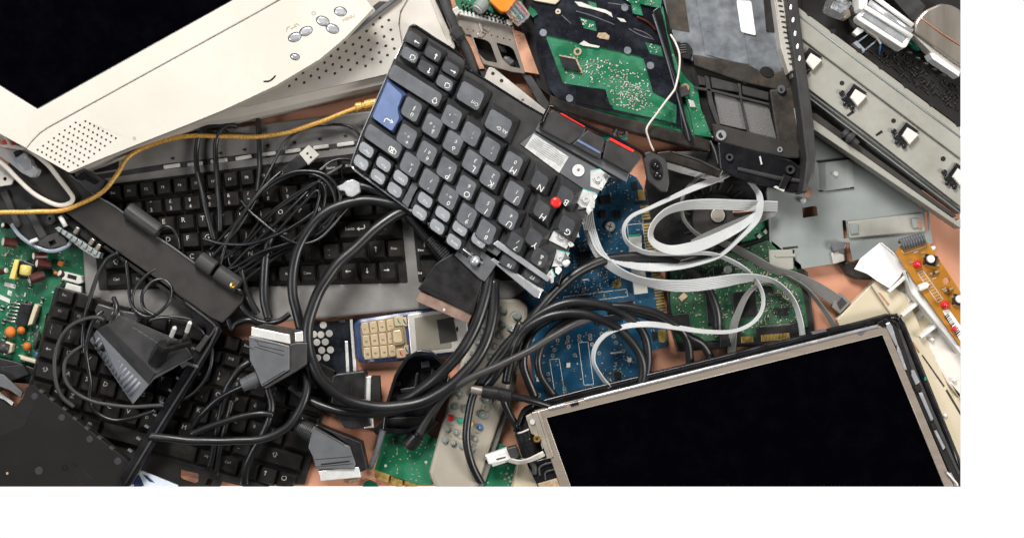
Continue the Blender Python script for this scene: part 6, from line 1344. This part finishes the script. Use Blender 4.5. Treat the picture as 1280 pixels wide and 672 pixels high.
cable('thin_cable', 'thin black cord crossing the tangle from the usb side to right', [(300, 250, 42), (316, 268, 52), (345, 290, 58), (372, 304, 58), (396, 300, 54), (414, 284, 50), (432, 262, 46), (452, 244, 42)], 1.8, 'cable_gloss')
cable('thin_cable', 'thin black cord coming over the keyboard top into the tangle', [(446, 196, 30), (452, 180, 30), (448, 166, 31), (436, 158, 31), (414, 156, 30), (392, 158, 30), (372, 164, 30), (356, 178, 32), (344, 200, 36), (330, 228, 42), (312, 262, 46), (294, 290, 48), (268, 318, 46), (246, 336, 44)], 1.8)
cable('thin_cable', 'thin black cord arching from tangle to the torn keyboard corner', [(398, 214, 50), (412, 203, 46), (428, 199, 44), (444, 202, 42), (456, 218, 40), (452, 236, 42), (436, 252, 46), (414, 262, 52), (392, 266, 56), (360, 290, 56)], 1.9, 'cable_gloss')
cable('thin_cable', 'innermost thin black cord of the tangle in a narrow loop', jit([(280, 346, 42), (306, 318, 50), (340, 292, 58), (374, 262, 60), (394, 240, 60), (400, 250, 60), (390, 276, 58), (362, 300, 56), (328, 316, 54), (298, 330, 50), (272, 340, 44)], 2), 1.8, 'cable_gloss')
cable('thin_cable', 'thin black cord bowing low under the tangle across letter keys', [(252, 298, 40), (276, 304, 46), (306, 305, 54), (340, 296, 60), (372, 280, 60), (396, 262, 58)], 2, 'cable_gloss')
# usb plug, phone plug
up = T('usb_plug', 'black usb plug with a bright metal tip on the keyboard', 'cable plug', 370, 200)
MB().poly([(374, 192), (386, 181), (399, 193.5), (385, 206)], 36, 46, .8).out('metal_tip', 'phone_silver', up)
MB().poly(rect(384.3, 191.8, 2.6, 2.6, 45), 44, 46.2).poly(rect(388.6, 196.6, 2.6, 2.6, 45), 44, 46.2).out('tip_hole', 'hole_black', up)
MB().poly([(373, 192.5), (384.5, 205.5), (362, 222), (354, 220), (350, 212)], 34, 48, 2.4, 3).out('grip', 'black_plastic', up)
MB().line(circ(366, 206, 4.5, 14), .7, 48.2, 0, True).out('grip_mark', 'chip_black', up)
rj = T('phone_plug', 'small clear telephone plug at the torn keyboard corner', 'cable plug', 436, 235)
MB().poly([(421, 233), (428, 230), (433, 226), (441, 224), (449, 228), (450, 240), (441, 246), (434, 245), (430, 238), (424, 238)], 48, 62, 1.5, 1).out('plug_body', 'clear', rj)
MB().poly([(432, 231), (440, 228), (446, 232), (440, 240), (433, 240)], 50, 55, 1).out('plug_core', 'smd_white', rj)
MB().tube([(436, 229, 58), (440, 234, 58)], .8, 6, 1, 0).out('red_lead', 'red', rj)
# thin cords, lower left
cable('thin_cable', 'thin black cord rising past the adapter in a tall arc', [(128, 438, 56), (138, 404, 64), (146, 386, 62), (142, 372, 54)], 3)
cable('thin_cable', 'thin grey lit cord looping from the adapter over letter keys', [(130, 400, 60), (122, 397, 60), (108, 398, 56), (92, 404, 52), (80, 416, 48), (72, 434, 46), (68, 455, 46), (70, 478, 45), (78, 496, 42), (92, 508, 40)], 2.6, 'grey_dark')
cable('thin_cable', 'thin black cord running down the adapter side across the keys', [(128, 388, 54), (120, 396, 58), (112, 412, 58), (108, 434, 54), (110, 455, 50), (113, 478, 46), (112, 500, 42), (120, 515, 40), (140, 525, 40), (164, 522, 40), (195, 512, 44)], 2.7, 'cable_gloss')
cable('thin_cable', 'thin cord sweeping wide below the adapter to the bezel pegs', [(104, 432, 46), (88, 442, 46), (80, 455, 46), (82, 474, 46), (94, 490, 46), (112, 500, 46), (140, 506, 46), (170, 507.5, 46), (204, 506, 48)], 2.4, 'grey_dark')
cable('thin_cable', 'thin black cord running straight down left of the adapter', [(148, 316, 48), (136, 322, 46), (128, 332, 44), (120, 350, 42), (112, 374, 42), (106, 400, 42), (103, 425, 40), (103, 442, 38)], 2.7)
cable('thin_cable', 'thin black cord coiled above the adapter beside the dark cover', [(158, 325, 46), (160, 350, 46), (162, 372, 48), (170, 388, 50), (184, 395, 52), (200, 390, 52), (212, 376, 50), (214, 360, 46), (204, 350, 44), (190, 352, 46), (178, 366, 50), (180, 384, 52), (194, 394, 54)], 2.2, 'cable_gloss')
cable('thin_cable', 'thin black cord coiled inside the loop above the adapter', [(196, 336, 44), (180, 346, 46), (168, 362, 48), (166, 380, 48), (174, 392, 46), (190, 396, 44), (218, 396, 42), (240, 400, 40)], 2)
cable('thin_cable', 'thin black cord from above the plug pins to the bezel', [(186, 400, 60), (206, 397, 58), (230, 402, 54), (250, 412, 48), (258, 424, 42)], 1.8, 'cable_gloss')
cable('thin_cable', 'thin black cord curling behind the right of the bezel leg', [(262, 420, 40), (266, 440, 40), (262, 462, 40), (250, 482, 40), (234, 496, 38), (214, 504, 36)], 2.4, 'cable_gloss')
cable('thin_cable', 'thicker black cord hanging beside the right of the bezel leg', [(284, 396, 40), (290, 412, 40), (296, 404, 42), (312, 400, 44), (326, 408, 40)], 3.6)
cable('thin_cable', 'black cord looping at the dark cover corner over the table', [(296, 372, 40), (306, 388, 40), (318, 399, 40), (334, 403, 40), (350, 400, 40), (362, 392, 40)], 3.4)
cable('thin_cable', 'black cord standing by the corner of the dark cover', [(300, 330, 44), (304, 352, 42), (312, 374, 42), (322, 392, 40)], 4.4)
MB().poly([(118, 388), (122, 379), (152, 388), (178, 392), (170, 404), (150, 402), (122, 400)], 30, 46, 1.5, 1).lathe((145, 393, 44), (145, 393, 52), [(0, 5), (.5, 5), (.6, 3), (1, 2.4)], 14, 1).thing('hinge_mount', 'dark grey hinge mount with a screw just above the adapter', 'laptop part', ['grey_dark', 'phone_silver'])

# ================================================================= grey ribbon cables
def ribbon(label, pts, W0, sign=1, m='ribbon_grey', wires=7, name='ribbon_cable'): return MB().ribbon(pts, W0, sign, wires).thing(name, label, 'ribbon cable', m, 'grey ribbon cables over the boards')
ribbon('broad pale ribbon rising from blue board, crossing hard drive on edge', [(733, 246, 40, 15), (734, 268, 40, 15), (738, 290, 38, 15), (750, 318, 38, 13), (772, 338, 40, 10), (800, 350, 42, 9), (830, 356, 44, 13), (860, 357, 46, 15), (895, 353, 46, 15), (925, 348, 46, 12), (950, 347, 44, 7), (972, 354, 40, 5), (990, 372, 34, 5), (999, 395, 28, 6), (1004, 425, 20, 8)], 16, 1)
ribbon('pale ribbon swinging along under wide loop, ending on the drive', [(738, 288, 34, 6), (748, 312, 36, 5), (766, 324, 38, 6), (792, 332, 40, 8), (818, 334, 40, 10), (842, 333, 40, 9), (866, 330, 40, 6), (892, 323, 42, 4), (906, 315, 44, 4), (922, 300, 46, 5), (944, 276, 48, 8), (950, 258, 48, 8), (949, 244, 40, 7), (942, 233, 32, 5), (930, 220, 24, 3)], 15, -1)
ribbon('slender grey ribbon making a long tail over the blue board', [(925, 210, 24, 7), (895, 224, 30, 8), (865, 236, 40, 7), (838, 248, 46, 5), (812, 260, 46, 4), (790, 270, 46, 4), (780, 284, 44, 4), (782, 299, 42, 4), (792, 309, 42, 5), (812, 316, 44, 5), (850, 317, 46, 4), (888, 317, 46, 4), (918, 328, 44, 5), (940, 344, 42, 4), (953, 366, 40, 4), (952, 388, 40, 4), (938, 405, 40, 4), (914, 414, 42, 4), (880, 414, 44, 5), (845, 409, 46, 6), (810, 405, 48, 7), (780, 408, 48, 6), (757, 418, 46, 5), (744, 434, 44, 5), (742, 452, 42, 4), (750, 468, 38, 4), (762, 484, 32, 5)], 10, 1, wires=4)
ribbon('widest bright ribbon, a flat loop round the drive hub', [(972, 258, 36, 13), (945, 257, 38, 13), (915, 256, 41, 13), (885, 255, 44, 13), (856, 257, 46, 11), (834, 264, 47, 8), (819, 277, 48, 6), (813, 292, 48, 6), (818, 304, 48, 8), (836, 312, 48, 11), (858, 311, 48, 14), (882, 304, 48, 14), (910, 291, 45, 12), (933, 278, 40, 9), (946, 266, 35, 6), (952, 256, 30, 4)], 16, -1)
ribbon('thin dull ring of grey ribbon round the drive hub', [(890, 208, 22, 4), (868, 226, 26, 4), (856, 240, 26, 4), (852, 258, 26, 4), (855, 274, 26, 4), (866, 288, 26, 4), (880, 298, 26, 5), (890, 304, 24, 6)], 7, 1, 'ribbon_dull', 3)
ribbon('straight dull grey ribbon passing under the flat loop', [(968, 263, 30, 14), (945, 272, 32, 14), (915, 284, 34, 14), (885, 297, 36, 14), (866, 306, 34, 12)], 15, 1, 'ribbon_dull')
rl2 = ribbon('dull wide ribbon under the folded plate tab, out to table', [(896, 300, 24, 8), (918, 310, 26, 9), (942, 323, 26, 10), (966, 337, 22, 11), (990, 345, 18, 13), (1015, 356, 18, 14), (1036, 369, 18, 15), (1048, 377, 17, 15)], 16, 1, 'ribbon_dull')
MB().poly([(1043, 372), (1052, 366), (1064, 378), (1050, 392), (1040, 384)], 6, 18, 1).poly([(1046, 378), (1053, 372), (1059, 378), (1050, 387)], 17, 18.6, 0, 0, 1).thing('ribbon_connector', 'grey brown ribbon connector lying on the table by cream chassis', 'connector', ['remote_side', 'grey_dark'])
ribbon('narrow grey ribbon strip on edge, down to the display corner', [(985, 346, 22, 4), (1005, 358, 22, 4), (1022, 376, 20, 5), (1036, 396, 16, 6), (1046, 414, 12, 6)], 9, 1, 'ribbon_dull', 4)
ribbon('dull ribbon curving over the big chip down to the table', [(966, 351, 28, 4), (948, 356, 30, 4), (934, 368, 30, 6), (924, 388, 30, 8), (917, 410, 28, 10), (914, 448, 20, 10)], 12, 1, 'ribbon_dull', 5)
ribbon('pale ribbon strip lying behind the little speaker', [(830, 204, 20, 10), (858, 212, 20, 12), (884, 218, 18, 12), (905, 224, 16, 10)], 14, 1)
ribbon('grey ribbon passing under the dark lower bar of the laptop base', [(838, 196, 14, 12), (868, 196, 14, 14), (900, 198, 14, 14)], 15, 1)

# ================================================================= light and camera
def lamp(name, x, y, z, tx, ty, sx, sy, p, col):
    L = bpy.data.lights.new(name, 'AREA'); L.shape = 'RECTANGLE'; L.size = sx; L.size_y = sy; L.energy = p; L.color = col
    o = bpy.data.objects.new(name, L); COL.objects.link(o); o.location = W(x, y, z); o.location = Vector((x * S, -y * S, z * S))
    d = Vector((tx * S, -ty * S, 0)) - o.location; o.rotation_euler = d.to_track_quat('-Z', 'Y').to_euler(); return o
lamp('window_light', -600, -2100, 2150, 60, 100, .5, .5, 29, (1.0, .985, .96))
lamp('fill_light', 2900, 900, 2300, 500, 150, .6, .6, 22, (1.0, .97, .93))
lamp('side_light', -3600, 500, 3400, 0, 0, .7, .7, 18, (.93, .97, 1.0))
w = bpy.data.worlds.new('World'); sc.world = w; w.use_nodes = True
nt = w.node_tree; bg = nt.nodes['Background']          # dim room above, glowing white added below to show bright past the table edge
tc = nt.nodes.new('ShaderNodeTexCoord'); sx = nt.nodes.new('ShaderNodeSeparateXYZ'); nt.links.new(tc.outputs['Generated'], sx.inputs[0])
mr = nt.nodes.new('ShaderNodeMapRange'); mr.inputs[1].default_value = -.5; mr.inputs[2].default_value = -.2; mr.inputs[3].default_value = 1.0; mr.inputs[4].default_value = .035
nt.links.new(sx.outputs['Z'], mr.inputs[0]); nt.links.new(mr.outputs[0], bg.inputs[1]); bg.inputs[0].default_value = (1, 1, 1, 1)
cam = bpy.data.cameras.new('camera'); co = bpy.data.objects.new('camera', cam); COL.objects.link(co)
co.location = (0, 0, H * S); cam.sensor_width = 36; cam.lens = 36 * H / 1280; cam.clip_start = .01; cam.clip_end = 50
sc.camera = co
sc.view_settings.view_transform = 'Standard'; sc.view_settings.look = 'None'; sc.view_settings.exposure = 0; sc.view_settings.gamma = 1
sc.cycles.max_bounces = 8
